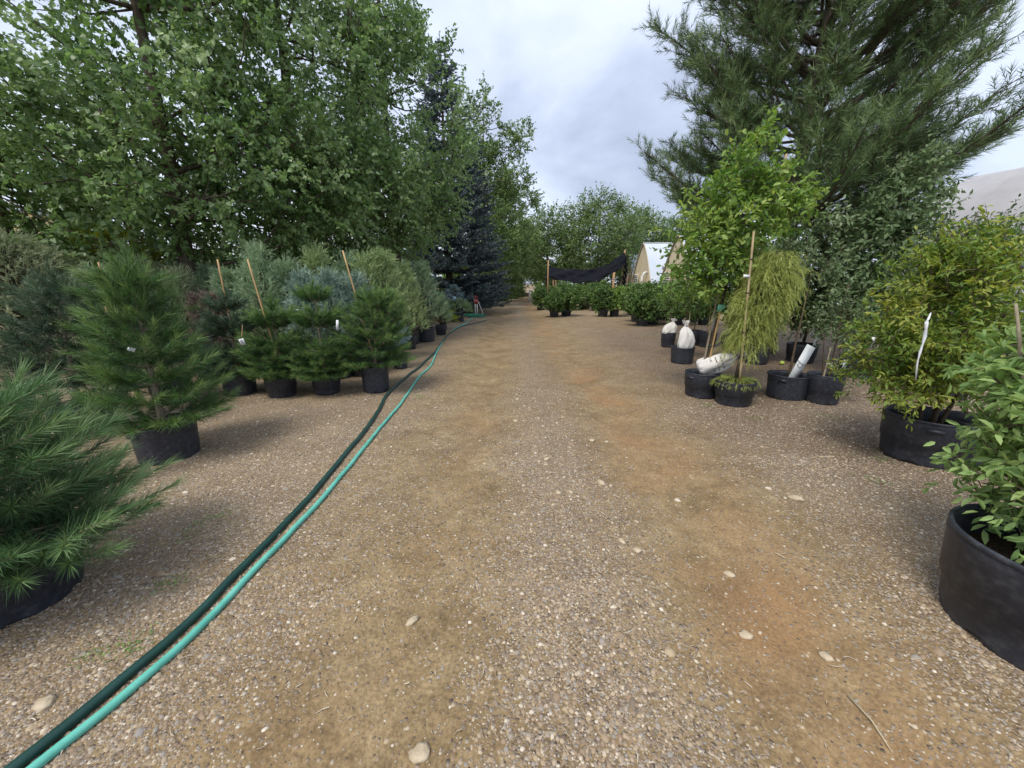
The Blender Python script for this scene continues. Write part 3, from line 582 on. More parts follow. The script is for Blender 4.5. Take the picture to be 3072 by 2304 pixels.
def plate(root, c, w, h, tilt=0, yaw=0, mat='tagwhite', name='tag', th=.002, lines=0, lean=0):
    mb = MB(); R = np.array([(math.cos(yaw), -math.sin(yaw), 0), (math.sin(yaw), math.cos(yaw), 0), (0, 0, 1)]) @ np.array([(1, 0, 0), (0, math.cos(lean), -math.sin(lean)), (0, math.sin(lean), math.cos(lean))]) @ np.array([(math.cos(tilt), 0, math.sin(tilt)), (0, 1, 0), (-math.sin(tilt), 0, math.cos(tilt))])
    mb.box(c, (w, th, h), R); o = mb.make(name, M[mat], root)
    if lines:
        mb = MB()
        for i in range(lines):
            z = h * (.28 - .5 * i / lines); mb.box(np.array(c) + R @ np.array([-.05 * w, -th * .9, z]), (w * (.65 - .12 * (i % 2)), .0012, h * .05), R)
        mb.make('print', M['ink'], o)
    return o

# ------------------------------------------------------------------ potted conifers
def pine(root, seed, z0, h, R, mat, whorls=7, nb=5, sl=.17, nl=.085, w=.0022, nn=120, tiers=False, wide_low=.0, sub=3, pw=.75, levels=None):
    rng = np.random.default_rng(seed); wd = MB(); lf = MB(); n = 12
    tr = trunk_curve(rng, h, (rng.normal(0, .04), rng.normal(0, .04)), n, .012) + np.array([0, 0, z0 * .75]); tr[:, 2] = np.linspace(z0 * .75, z0 + h - sl, n); wd.tube(tr, np.linspace(.012 + .014 * h, .006, n), 7)
    P = []; D = []; Ls = []; To = []
    def shoot(p, d, L_, t): P.append(p); D.append(d); Ls.append(L_); To.append(t)
    for k in range(len(levels) if levels else whorls):
        f = levels[k] if levels else (k + .15) / whorls; z = z0 + .0 + (h - sl * .9) * f; c0 = np.array([np.interp(z, tr[:, 2], tr[:, i]) for i in range(3)])
        prof = (1 - f) ** pw * .95 + .1
        if f < .15: prof *= .85 + wide_low
        m = nb + (2 if f < .5 else 0)
        for b in range(m):
            a = 2 * math.pi * b / m + rng.random() * .7 + k * 1.1; L_ = R * prof * (.75 + .4 * rng.random()); d = np.array([math.cos(a), math.sin(a), 0]); s = np.linspace(0, 1, 6); el = .02 + .6 * f
            pts = c0 + d * (s * L_)[:, None]; pts[:, 2] += L_ * (el * s + .25 * s ** 2) - (.18 * L_ * (1 - f / .35) if f < .35 else 0) * s; wd.tube(pts, np.linspace(.004 + .01 * L_, .004, 6), 5, False)
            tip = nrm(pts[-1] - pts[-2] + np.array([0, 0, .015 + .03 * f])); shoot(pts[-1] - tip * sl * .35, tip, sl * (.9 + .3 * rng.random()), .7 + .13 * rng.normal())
            side = np.array([-d[1], d[0], 0]); ns = sub + int(L_ * 5)
            for q in range(ns):
                u = .22 + .7 * (q + rng.random()) / ns; p = np.array([np.interp(u, s, pts[:, i]) for i in range(3)]); sg = 1 if q % 2 else -1
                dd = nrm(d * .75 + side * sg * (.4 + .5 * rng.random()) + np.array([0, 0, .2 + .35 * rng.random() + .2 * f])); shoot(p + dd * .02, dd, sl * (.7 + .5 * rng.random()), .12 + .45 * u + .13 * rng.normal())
    shoot(tr[-1] - np.array([0, 0, sl * .3]), np.array([0, 0, 1.]), sl * 1.5, .5); shoot(tr[-1], np.array([.02, .01, 1.]), sl * 1.2, .6)
    for q in range(5):
        a = q * 1.256; shoot(tr[-1], np.array([math.cos(a) * .6, math.sin(a) * .6, 1]), sl * .9, .55)
    P, D = np.array(P), nrm(np.array(D)); Ls = np.array(Ls); sticks(wd, P, P + D * Ls[:, None], .0035, .0025)
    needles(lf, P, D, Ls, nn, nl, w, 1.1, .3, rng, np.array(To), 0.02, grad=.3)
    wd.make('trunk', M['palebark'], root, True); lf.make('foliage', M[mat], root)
def potted(name, label, cat, xy, r, h, group=None, rz=0, handles=False, soil=0.):
    t = thing(name, label, cat, gl(*xy), rz, group); put_pot(t, r, h, handles, soil); return t
gpine = 'potted pines along the left edge'
t = potted('potted_pine', 'big long-needled pine cut by the left edge in the foreground', 'potted pine', G(45, 1800), .27, .36, gpine, .3, True)
pine(t, 101, .36, .86, .40, 'needle_blue', 6, 7, .27, .11, .0042, 130, wide_low=.25, sub=3, levels=[-.08, .02, .16, .34, .52, .72])
t = potted('potted_pine', 'tall pyramid-shaped pine in a black pot, second from the foreground', 'potted pine', G(512, 1366), .24, .33, gpine, .9, True)
pine(t, 102, .33, 1.42, .42, 'needle', 8, 7, .23, .10, .0050, 95, wide_low=.15, sub=3, pw=1.0)
plate(t, (-.12, -.33, 1.02), .045, .028, .5, .2)
t = potted('potted_pine', 'dark blue-green pine standing left of the tall pyramid-shaped pine', 'potted pine', G(262, 1298), .24, .33, gpine, 2.0)
pine(t, 103, .33, 1.30, .52, 'needle_dark', 7, 6, .22, .10, .0050, 90, sub=3, pw=.9)
t = potted('potted_pine', 'dark pine mostly hidden behind the tall pyramid-shaped pine', 'potted pine', G(520, 1205), .22, .3, gpine, 2.0)
pine(t, 104, .3, 1.1, .40, 'needle_dark', 6, 6, .15, .09, .005, 70)
rows = [(724, 1178, .215, .29, 1.05, .34, 105, 'needle_dark', 'dark tiered pine, leftmost of the four staked pines in a row', (652, 777)),
        (848, 1183, .20, .28, .98, .36, 106, 'needle', 'bright tiered pine with a large hanging white tag, second in the row', (742, 775)),
        (983, 1178, .19, .26, 1.16, .37, 107, 'needle', 'tiered pine with an open upper trunk and no stake, third of four in the row', None),
        (1130, 1172, .195, .375, .98, .47, 108, 'needle', 'dense bushy pine next to the hoses, fourth of four in the row', (1028, 752))]
for px, py, r, ph_, hh, R, sd_, mt, lab, st_ in rows:
    t = potted('potted_pine', lab, 'potted pine', G(px, py), r, ph_, gpine, 0)
    pine(t, sd_, ph_, hh * 1.06, R * 1.08, mt, 6 if sd_ < 108 else 8, 8, .15, .085, .0065, 60, sub=4, pw=.62, levels={105: [.0, .07, .16, .25, .5, .57, .64, .85], 106: [.0, .06, .13, .22, .32, .42, .70, .76], 107: [.0, .07, .14, .22, .3, .58, .64, .9]}.get(sd_))
    X, Y = t.location.x, t.location.y
    if st_:
        a = AT(st_[0], st_[1], Y + .05); stake(t, (.03, .03, ph_ * .8), (a[0] - X, .05, a[2]), .011, 'bamboo')
    if sd_ == 106: plate(t, (-.19, -.35, .80), .055, .085, -.25, .25, name='tag', lines=4); stake(t, (-.2, -.33, .86), (-.24, -.22, 1.0), .004, 'timber', 'tag_tie')
    if sd_ == 108: plate(t, (-.30, -.36, .98), .03, .13, .12, .3)
    if sd_ == 107: plate(t, (-.17, -.2, 1.17), .05, .02, .1, .1)

def juniper(root, seed, z0, h, R, mat, n=330, sl=.17, nl=.05, w=.009, nn=14, shape=1.0, flare=.55, weep=0., base=.05):
    rng = np.random.default_rng(seed); wd = MB(); lf = MB(); tr = trunk_curve(rng, h * .95, (rng.normal(0, .04), 0), 9, .012) + np.array([0, 0, z0 * .8]); wd.tube(tr, np.linspace(.010 + .008 * h, .004, 9), 6)
    f = rng.random(n) ** .85; f = base + (1 - base) * f; a = rng.random(n) * 6.283; lob = 1 + .22 * np.sin(3 * a + 5 * f + seed) + .15 * rng.normal(size=n)
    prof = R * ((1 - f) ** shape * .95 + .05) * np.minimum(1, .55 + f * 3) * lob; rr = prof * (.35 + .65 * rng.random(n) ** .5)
    d = np.stack([np.cos(a), np.sin(a), np.zeros(n)], -1); z = z0 + h * f * .95
    sp = (rng.random(n) < .3) * .25 * h * (1 - f) * rng.random(n); z = z + sp
    tip = np.stack([np.interp(z, tr[:, 2], tr[:, 0]), np.interp(z, tr[:, 2], tr[:, 1]), z], -1) + d * rr[:, None]
    root_p = tip - d * rr[:, None] - np.array([0, 0, 1]) * (rr * flare)[:, None]; root_p[:, 2] = np.maximum(root_p[:, 2], z0 * .9); sticks(wd, root_p, tip, .005, .002)
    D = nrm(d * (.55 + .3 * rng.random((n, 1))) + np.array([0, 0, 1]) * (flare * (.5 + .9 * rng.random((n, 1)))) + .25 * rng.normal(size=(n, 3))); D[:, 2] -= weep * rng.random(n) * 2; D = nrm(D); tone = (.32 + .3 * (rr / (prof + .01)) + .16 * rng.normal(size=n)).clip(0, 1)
    ls = sl * (.6 + .8 * rng.random(n))
    # each spray: an axis and side branchlets
    k = 5; P2 = []; D2 = []; L2_ = []; T2 = []
    for i in range(k):
        u = i / k; P2.append(tip + D * (ls * u)[:, None]); D2.append(nrm(D + .65 * rv(rng, n) * (i > 0))); L2_.append(ls * (.62 - .3 * u) * (1 if i else 1.6)); T2.append(tone + .06 * rng.normal(size=n))
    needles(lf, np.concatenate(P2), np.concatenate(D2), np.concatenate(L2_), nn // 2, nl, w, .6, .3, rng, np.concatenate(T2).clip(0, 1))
    m = max(6, n // 25); P = np.stack([rng.normal(0, .03, m) + tr[-1, 0], rng.normal(0, .03, m) + tr[-1, 1], z0 + h * (.82 + .14 * rng.random(m))], -1); needles(lf, P, nrm(rng.normal(0, .18, (m, 3)) + np.array([0, 0, 1.])), sl * 1.1, nn, nl, w, .6, .3, rng, .55)
    m = 16; a = rng.random(m) * 6.283; q = rng.random(m) ** .7; rr = R * .55 * q; zt = z0 + h * (1 - .42 * q) * (.93 + .07 * rng.random(m)); P = np.stack([tr[-1, 0] + np.cos(a) * rr, tr[-1, 1] + np.sin(a) * rr, zt], -1); P[0] = (tr[-1, 0], tr[-1, 1], z0 + h * .93)
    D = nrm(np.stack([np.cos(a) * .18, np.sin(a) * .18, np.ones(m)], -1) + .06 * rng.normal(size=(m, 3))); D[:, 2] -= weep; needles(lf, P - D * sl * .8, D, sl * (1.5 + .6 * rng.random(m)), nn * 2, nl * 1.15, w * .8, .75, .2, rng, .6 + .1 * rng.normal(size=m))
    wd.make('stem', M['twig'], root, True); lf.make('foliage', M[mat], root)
gj = 'potted junipers behind the staked pines'
jun = [(700, 6.9, 1.62, .36, 'juniper', 'grey-green juniper behind the leftmost staked pine', {}), (792, 6.7, 2.02, .42, 'juniper', 'tall pointed juniper rising behind the second staked pine', {}),
       (868, 7.2, 1.86, .42, 'juniper', 'arching juniper right of the second stake', dict(weep=.5)), (975, 7.2, 2.04, .40, 'juniper_yellow', 'pointed yellow-green juniper behind the third pine of the row', {}),
       (915, 6.2, 1.55, .22, 'juniper_blue', 'silvery blue juniper left of the third pine of the row', {}), (1003, 6.2, 1.58, .24, 'juniper_blue', 'silvery blue juniper right of the third pine of the row', {}),
       (1073, 6.4, 1.55, .2, 'juniper_blue', 'silvery blue juniper beside the tallest stake', {}), (1060, 7.9, 1.98, .42, 'juniper', 'drooping blue-green juniper behind the tallest stake', dict(weep=.55)),
       (1112, 7.4, 1.95, .38, 'juniper_yellow', 'slim yellow-green juniper right of the tallest stake', {}), (1165, 7.7, 2.0, .46, 'juniper_yellow', 'broad yellow-green juniper with a pointed top behind the bushy pine', {}),
       (1218, 9.1, 1.85, .45, 'juniper_yellow', 'yellow-green juniper behind the dwarf blue spruce', {}), (1278, 10.3, 1.92, .53, 'juniper', 'green juniper in the large pot beside the hoses', {}),
       (330, 5.9, 1.62, .5, 'juniper_grey', 'grey-green juniper right behind the tall pyramid-shaped pine', {}), (560, 7.4, 1.68, .42, 'juniper_grey', 'grey-green juniper left of the leftmost stake', dict()),
       (640, 8.2, 1.75, .45, 'juniper', 'green juniper far behind the leftmost stake', dict())]
for i, (px, Y, hh, R, mt, lab, kw) in enumerate(jun):
    r, ph_ = (.25, .38) if i == 11 else (.2, .3); t = potted('potted_juniper', lab, 'potted juniper', XY(px, Y, .1 if i == 11 else .8), r, ph_, gj, 0)
    juniper(t, 200 + i, ph_, (hh - ph_) * 1.03, R * 1.2, mt, 430 if R > .4 else 350, **dict(dict(shape=1.05, flare=.95, sl=.19), **kw))
    if i == 12: a = AT(295, 785, Y - .3); stake(t, (.05, -.1, ph_ * .8), (a[0] - t.location.x, a[1] - t.location.y, a[2]), .011)
# big grey bushes at the far left, in the ground
def bush(label, px, Y, hh, R, mt, sd_, **kw):
    x, y = XY(px, Y); t = thing('juniper_bush', label, 'bush', gl(x, y), sd_, 'bushes behind the left pines'); juniper(t, sd_, .02, hh, R, mt, **kw)
bush('large rounded grey-green juniper bush at the left edge', 70, 6.6, 2.3, 1.15, 'juniper_grey', 231, n=1300, shape=.42, flare=.7)
bush('grey-green juniper bush beside the large rounded one, dipping lower', 205, 7.2, 2.05, .8, 'juniper_grey', 232, n=900, shape=.42, flare=.7)
bush('golden yellow-green mounded bush under the cottonwood', 375, 8.4, 2.62, 1.35, 'gold', 233, n=1300, shape=.35, flare=.6)
bush('grey mounded bush in front of the golden bush', 450, 7.6, 1.9, .8, 'juniper_grey', 234, n=900, shape=.4, flare=.6)
bush('golden bush peeping out behind the grey mounded bush', 500, 10.5, 2.0, 1.0, 'gold', 235, n=900, shape=.35, flare=.6)
x, y = XY(625, 6.4); t = potted('potted_shrub', 'brown dried-out shrub left of the staked pines', 'potted shrub', (x, y), .18, .28); juniper(t, 236, .28, 1.05, .28, 'brownbush', 420, sl=.12, shape=.4, flare=.9)
x, y = G(632, 1135); t = potted('potted_spruce', 'small dark blue spruce low in front of the brown shrub', 'potted spruce', (x, y), .15, .2); spruce(None, None, None, .62, .3, 12, 'spruce', 237, parent=t, z0=.2, nsh=9, nlen=.022, w=.008, sl=.09)
# dwarf blue spruce globe on a short stem
x, y = G(1203, 1104); t = potted('potted_spruce', 'dwarf blue spruce globe in a narrow pot beside the bushy pine', 'potted spruce', (x, y), .13, .28)
rng = np.random.default_rng(238); mb = MB(); wd = MB(); wd.tube([(0, 0, .22), (.01, 0, .4), (0, .01, .6)], [.014, .012, .01], 6); C = rv(rng, 340) * (.20 * (.5 + .5 * rng.random((340, 1)) ** .4)); C[:, 2] *= 1.15
needles(mb, C * .75 + np.array([0, 0, .60]), nrm(C + np.array([0, 0, .05])), .08, 30, .022, .006, 1.0, .6, rng, .45 + .15 * rng.normal(size=340)); wd.make('trunk', M['bark'], t, True); mb.make('foliage', M['bluespruce'], t)
x, y = G(1331, 986); t = potted('potted_yew', 'low yellow-green spreading yew in a small pot by the hoses', 'potted yew', (x, y), .12, .24); juniper(t, 239, .22, .42, .42, 'gold', 220, sl=.14, shape=.5, flare=.45)
x, y = G(1362, 966); t = potted('potted_spruce', 'blue spruce with a pale blue tag near the hydrants', 'potted spruce', (x, y + .3), .22, .34); spruce(None, None, None, 1.15, .6, 14, 'bluespruce', 240, parent=t, z0=.34, nsh=7, nlen=.04, w=.016, sl=.16); plate(t, (.06, -.42, .95), .13, .14, .15, 0, 'tagblue')
x, y = G(1390, 964); t = potted('potted_yew', 'green spreading yew just left of the hose pile', 'potted yew', (x - .15, y - .1), .2, .34); juniper(t, 241, .34, .5, .55, 'juniper_yellow', 300, sl=.16, shape=.5, flare=.5)
x, y = G(1345, 975); t = potted('potted_spruce', 'small dark spruce between the yew and the large juniper', 'potted spruce', (x - .9, y + .6), .18, .3); spruce(None, None, None, 1.0, .45, 12, 'spruce', 242, parent=t, z0=.3, nsh=7, nlen=.04, w=.016, sl=.14)
x, y = G(1311, 1012); t = potted('potted_juniper', 'small green juniper tucked behind the large-pot juniper', 'potted juniper', (x + .02, y + .55), .17, .3, gj); juniper(t, 243, .3, .9, .3, 'juniper', 260)
x, y = G(1238, 1032); t = potted('potted_juniper', 'low green juniper between the dwarf blue spruce and the large-pot juniper', 'potted juniper', (x, y), .17, .34, gj); juniper(t, 244, .34, .8, .38, 'juniper_yellow', 300)

# ------------------------------------------------------------------ potted broadleaf plants
def leafy(root, seed, z0, h, blobs, n, mat, L, Wd, twigs=6, tl=.22, lpt=8, stems=1, r0=.016, spread=.05, shape=L4, lean=(0, 0), up=.25, droop=.25, barkm='twig', tone_s=.2, inner=.3, tfrac=.85):
    rng = np.random.default_rng(seed); w = MB(); lf = MB(); tw = MB(); C, out = envelope(rng, n, blobs, inner)
    k = rng.integers(0, stems, n)
    for s in range(stems):
        a = s * 6.283 / max(stems, 1); ln = (lean[0] + (math.cos(a) * spread * 4 if stems > 1 else 0), lean[1] + (math.sin(a) * spread * 4 if stems > 1 else 0))
        tr = trunk_curve(rng, h * tfrac, ln, 10, .025) + np.array([math.cos(a) * spread * (stems > 1), math.sin(a) * spread * (stems > 1), z0 * .78]); cc = C[k == s]
        if len(cc) == 0: continue
        wood(w, tr, r0 * np.linspace(1.1, .25, 10), grow(rng, tr, cc, r0, r0 * .13), 7, 3)
    crown_leaves(lf, tw, rng, C, out, twigs, tl, lpt, L, Wd, shape, droop, up, .48, tone_s, tr=.0022)
    b = w.make('stem', M[barkm], root, True); tw.make('twigs', M['twig'], b); lf.make('foliage', M[mat], root)
# foreground right: big pot with fresh green shrub
PAx, PAy = 2.30, 1.34
t = potted('potted_shrub', 'fresh green shrub in the huge black pot cut by the right edge', 'potted shrub', (PAx, PAy), .35, .45, None, .2, True, -.12)
leafy(t, 301, .40, 1.3, [(.2, .1, 1.02, .32, .32, .42), (.14, .1, .66, .28, .28, .2), (.25, .1, 1.3, .32, .25, .2), (.4, .0, .9, .3, .3, .3), (.32, 0, 1.2, .36, .3, .3)], 270, 'fresh', .060, .023, 6, .2, 9, 4, .02, .08, tone_s=.18, barkm='palebark')
mb = MB(); mb.tube([(-.02, .02, .28), (-.0, -.04, .36), (.1, -.1, .44), (.2, -.12, .6), (.25, -.08, .85)], [.03, .03, .028, .024, .018], 9); mb.make('trunk', M['palebark'], t, True)
# second big pot with yellow-green shrub
PBx, PBy = G(2755, 1372)
t = potted('potted_shrub', 'tall yellow-green shrub with a white ribbon in the wide black pot', 'potted shrub', (PBx, PBy), .30, .40, None, .5, True, -.15)
leafy(t, 302, .33, 1.6, [(-.28, .1, .96, .40, .38, .38), (-.15, .05, 1.35, .40, .36, .40), (-.05, 0, 1.62, .26, .26, .24), (-.36, .15, .72, .26, .3, .14)], 165, 'yellowgreen', .052, .019, 7, .18, 10, 5, .016, .06, tone_s=.24)
rb = MB(); a = np.array(AT(2780, 965, PBy - .45)) - np.array(t.location); b = np.array(AT(2745, 1140, PBy - .45)) - np.array(t.location); c_, s_ = math.cos(-.5), math.sin(-.5)
def loc_(v): return np.array([v[0] * c_ - v[1] * s_, v[0] * s_ + v[1] * c_, v[2]])
a, b = loc_(a), loc_(b); q = np.linspace(0, 1, 9)[:, None]; pts = a + (b - a) * q + np.array([.02, 0, 0]) * np.sin(q * 7); rb.tube(pts, [.011, .008, .012, .005, .008, .004, .006, .004, .005], 5); rb.tube(a + np.array([(.0, 0, 0), (.02, 0, .02), (.035, .0, .06)]), [.006, .008, .003], 5); rb.make('ribbon', M['ribbon'], t)
# pot squeezed between the two big ones
x, y = G(2935, 1385); t = potted('potted_shrub', 'black pot with green shrub wedged between the two largest pots', 'potted shrub', (x, y + .1), .24, .36, None, 0)
leafy(t, 303, .34, 1.0, [(0, 0, .95, .4, .4, .45)], 60, 'shrub', .045, .02, 6, .2, 8, 3, .012, .05)
# T1: bright tree in pot with two canes
T1x, T1y = G(2100, 1185)
t = potted('potted_tree', 'bright green tall tree tied to grey trunk and bamboo cane with green tag', 'potted tree', (T1x, T1y), .225, .34, None, 0, True, -.05)
leafy(t, 311, .30, 3.2, [(.3, 0, 2.35, .60, .5, .55), (.32, 0, 2.9, .32, .32, .42), (-.15, 0, 2.2, .48, .42, .40), (.2, .1, 1.7, .5, .42, .36), (.7, .05, 2.35, .32, .3, .42), (-.2, 0, 1.6, .3, .3, .25)], 145, 'bright', .075, .04, 6, .26, 8, 1, .022, 0, lean=(.42, .1), tone_s=.24, up=.35)
X, Y = T1x, T1y
a = AT(2157, 915, Y); stake(t, (.03, -.03, .27), (a[0] - X, -.06, a[2] - .02), .011, 'bamboo', 'cane'); stake(t, (-.03, -.02, .27), (a[0] - X - .03, -.02, a[2] + .3), .013, 'palebark', 'lower_trunk')
plate(t, (a[0] - X - .01, -.085, a[2] - .03), .10, .085, .06, .05, 'taggreen', lines=2)
m_ = MB(); q = (np.array([.03, -.03, .27]) * .55 + np.array([a[0] - X, -.06, a[2]]) * .45); an = np.linspace(0, 6.283, 12); m_.tube(np.stack([q[0] - .02 + .035 * np.cos(an), q[1] + .015 + .025 * np.sin(an), q[2] + 0 * an], -1), .006, 5); m_.make('tie', M['tie'], t)
a = AT(2360, 460, Y + .3); b = AT(2340, 590, Y + .3); stake(t, (b[0] - X - .2, .3, b[2] - 1.2), (a[0] - X, .3, a[2]), .011, 'bamboo', 'upper_cane')
# thread-leaf cypress
CYx, CYy = G(2197, 1208)
t = potted('potted_cypress', 'weeping yellow-green threadleaf cypress tied to a tall bamboo cane', 'potted cypress', (CYx, CYy), .235, .32, None, 0, True, .03)
def cypress(root, z0):
    rng = np.random.default_rng(321); wd = MB(); lf = MB(); tr = np.array([(0, 0, .25), (.02, 0, .6), (.06, .02, 1.0), (.14, .02, 1.4), (.25, .02, 1.72), (.30, .0, 1.86)]); wd.tube(tr, [.028, .024, .02, .016, .01, .005], 7)
    P = []; D = []; Ls = []; T = []
    def strand(p, d, L_, tn):
        k = 7; q = p.copy(); v = d.copy()
        for i in range(k):
            v = nrm(v + np.array([0, 0, -.30])); P.append(q.copy()); D.append(nrm(v + .12 * rng.normal(size=3))); Ls.append(L_ / k * 1.3); T.append(tn + .05 * rng.normal()); q = q + v * L_ / k
    for i in range(110):
        f = rng.random() ** .75; z = .68 + 1.18 * f; c = np.array([np.interp(z, tr[:, 2], tr[:, j]) for j in range(3)]); a = rng.random() * 6.283
        low = z < .85; R = (.13 + .15 * rng.random()) * (1.25 if z > 1.1 else .9) * (1.0 if z < 1.7 else .55) * (1 if math.cos(a) > -.2 else .72); d = np.array([math.cos(a), math.sin(a), .25]); s = np.linspace(0, 1, 5); pts = c + d * (s * R)[:, None]; pts[:, 2] -= R * .5 * s ** 2; wd.tube(pts, np.linspace(.006, .003, 5), 4, False)
        for j in range(18):
            u = .15 + .85 * rng.random(); p = c + d * u * R; p[2] -= R * .5 * u * u; dd = nrm(d * np.array([1, 1, 0]) * .8 + rv(rng, 1)[0] * .7 + np.array([0, 0, .3])); strand(p + rng.normal(0, .02, 3), dd, .13 + .16 * rng.random(), .45 + .17 * rng.normal())
    for i in range(60):
        a = rng.random() * 6.283; strand(np.array([.13 * math.cos(a) * rng.random(), .13 * math.sin(a) * rng.random(), .33]), nrm(np.array([math.cos(a), math.sin(a), .9])), .22, .4)
    needles(lf, np.array(P), np.array(D), np.array(Ls), 5, .042, .0042, .55, .25, rng, np.array(T).clip(0, 1)); wd.make('trunk', M['bark'], root, True); lf.make('foliage', M['thread'], root)
cypress(t, .3)
a = AT(2262, 690, CYy - .12); stake(t, (-.02, -.12, .29), (a[0] - CYx, -.12, a[2]), .012, 'stake', 'cane')
for f in (.36, .62, .83):
    m_ = MB(); q = np.array([-.02, -.12, .29]) * (1 - f) + np.array([a[0] - CYx, -.12, a[2]]) * f; m_.tube([q + np.array([-.0, 0, -.008]), q + np.array([0, 0, .008])], .0145, 7); m_.make('tie', M['ink'], t)
a = AT(2240, 825, CYy - .14); plate(t, (a[0] - CYx, -.14, a[2]), .075, .03, .1, 0)
# pot with the leaning label board
P5x, P5y = G(2355, 1190)
t = potted('potted_tree', 'wide black pot beneath the leaning pale board', 'potted tree', (P5x, P5y), .25, .33, None, .3, True, -.12)
leafy(t, 331, .28, 1.9, [(.5, .35, 2.0, .42, .42, .5)], 24, 'apple', .06, .03, 5, .22, 7, 1, .016, 0, lean=(.55, .35))
bd = MB(); a = np.array(AT(2378, 1135, P5y - .02)); b = np.array(AT(2428, 1048, P5y + .05)); ax = nrm(b - a); n_ = nrm(np.cross(ax, [0, -.2, 1.])); n_ = np.array([0, -1, .25]); n_ = nrm(n_ - ax * n_.dot(ax)); sx = np.cross(ax, n_); R = np.stack([sx, n_, ax], 1)
bd.box((0, 0, 0), (.12, .006, np.linalg.norm(b - a) + .10), R); o = thing('label_board', 'pale blue-white board leaning in the wide pot, tied with string', 'label board', tuple((a + b) / 2)); bd.make('panel', M['board'], o)
m_ = MB(); m_.tube([R @ np.array(v) for v in ((-.064, .005, .03), (-.06, .007, .02), (0, .007, .0), (.06, .007, .012), (.064, .005, .018))], .003, 5); m_.tube([R @ np.array(v) for v in ((-.03, .008, .0), (-.04, .01, -.04), (.0, .012, -.06), (.03, .01, -.02), (.01, .009, .005))], .003, 5); m_.make('string', M['ink'], o)
# slim pot beside it
x, y = G(2462, 1205); t = potted('potted_tree', 'narrow black pot with a thin bare stem right of the leaning board', 'potted tree', (x, y), .2, .38, None, 0, False, -.1)
stake(t, (-.05, -.02, .28), (-.0, .02, .72), .010, 'palebark', 'stem'); stake(t, (.06, .03, .28), (.12, .1, 1.5), .008, 'twig', 'stem'); plate(t, (.12, -.1, .52), .06, .12, .1, .2, 'board')
leafy(t, 332, .30, .9, [(.15, .1, 1.0, .34, .3, .4), (.22, 0, .42, .22, .22, .14)], 34, 'apple', .05, .022, 5, .18, 7, 2, .01, .03)
# further apple-like trees in pots
gt = 'potted trees right of the track'
trees = [(2398, 1085, .26, .36, 2.75, [(.2, 0, 1.75, .55, .5, .6), (.3, 0, 2.35, .48, .45, .45), (.1, 0, 1.15, .5, .45, .35)], 110, 'apple', 'apple tree with grey-green leaves and leaning trunk behind the leaning board', (.3, 0), .07, .034),
         (2265, 1090, .22, .34, 2.3, [(.1, 0, 1.5, .5, .5, .55), (.15, 0, 2.0, .4, .4, .35)], 60, 'apple', 'apple tree behind the weeping cypress', (.1, 0), .065, .032),
         (2560, 1130, .24, .36, 3.3, [(0, 0, 1.9, .5, .5, .6), (.15, 0, 2.5, .48, .45, .45), (.3, 0, 3.0, .3, .3, .35), (-.1, 0, 1.3, .45, .4, .4)], 120, 'apple', 'tall silvery-leaved apple tree between the leaning board and yellow-green shrub', (.25, 0), .07, .034),
         (2720, 1130, .24, .36, 2.7, [(.3, 0, 1.7, .5, .5, .6), (.6, 0, 2.2, .5, .4, .35), (.0, 0, 1.25, .5, .4, .4)], 80, 'apple', 'thin apple tree with spreading twigs behind the yellow-green shrub', (.4, 0), .06, .026),
         (2830, 1190, .22, .36, 2.2, [(.1, 0, 1.5, .35, .35, .4), (.25, 0, 1.8, .3, .3, .3)], 26, 'shrub', 'olive-leaved tree in front of the grey tarpaulin house', (.2, 0), .05, .022),
         (2190, 1048, .22, .36, 2.4, [(0, 0, 1.3, .5, .5, .5), (.1, 0, 1.9, .45, .4, .5)], 70, 'shrub', 'dark-leaved tree behind the bright green tree', (.1, 0), .06, .034)]
for i, (px, py, r, ph_, hh, bl, n, mt, lab, ln, L_, W_) in enumerate(trees):
    x, y = G(px, py); t = potted('potted_tree', lab, 'potted tree', (x, y), r, ph_, gt, 0)
    leafy(t, 340 + i, ph_ * .9, hh, bl + [(0, .05, .95, .42, .4, .3)], int(n * 1.8), mt, L_ * 1.25, W_ * 1.3, 6, .25, 8, 1, .026, 0, lean=ln, shape=L2, barkm='bark', tone_s=.2, up=.35)
    if i in (0, 2): plate(t, (-.1, -.3, .62), .06, .16, .1, 0, 'tagwhite'); plate(t, (.25, -.3, .95), .07, .09, -.3, .2, 'board')
    if i == 0: plate(t, (.05, -.24, .42), .07, .2, .15, .1, 'tagwhite')
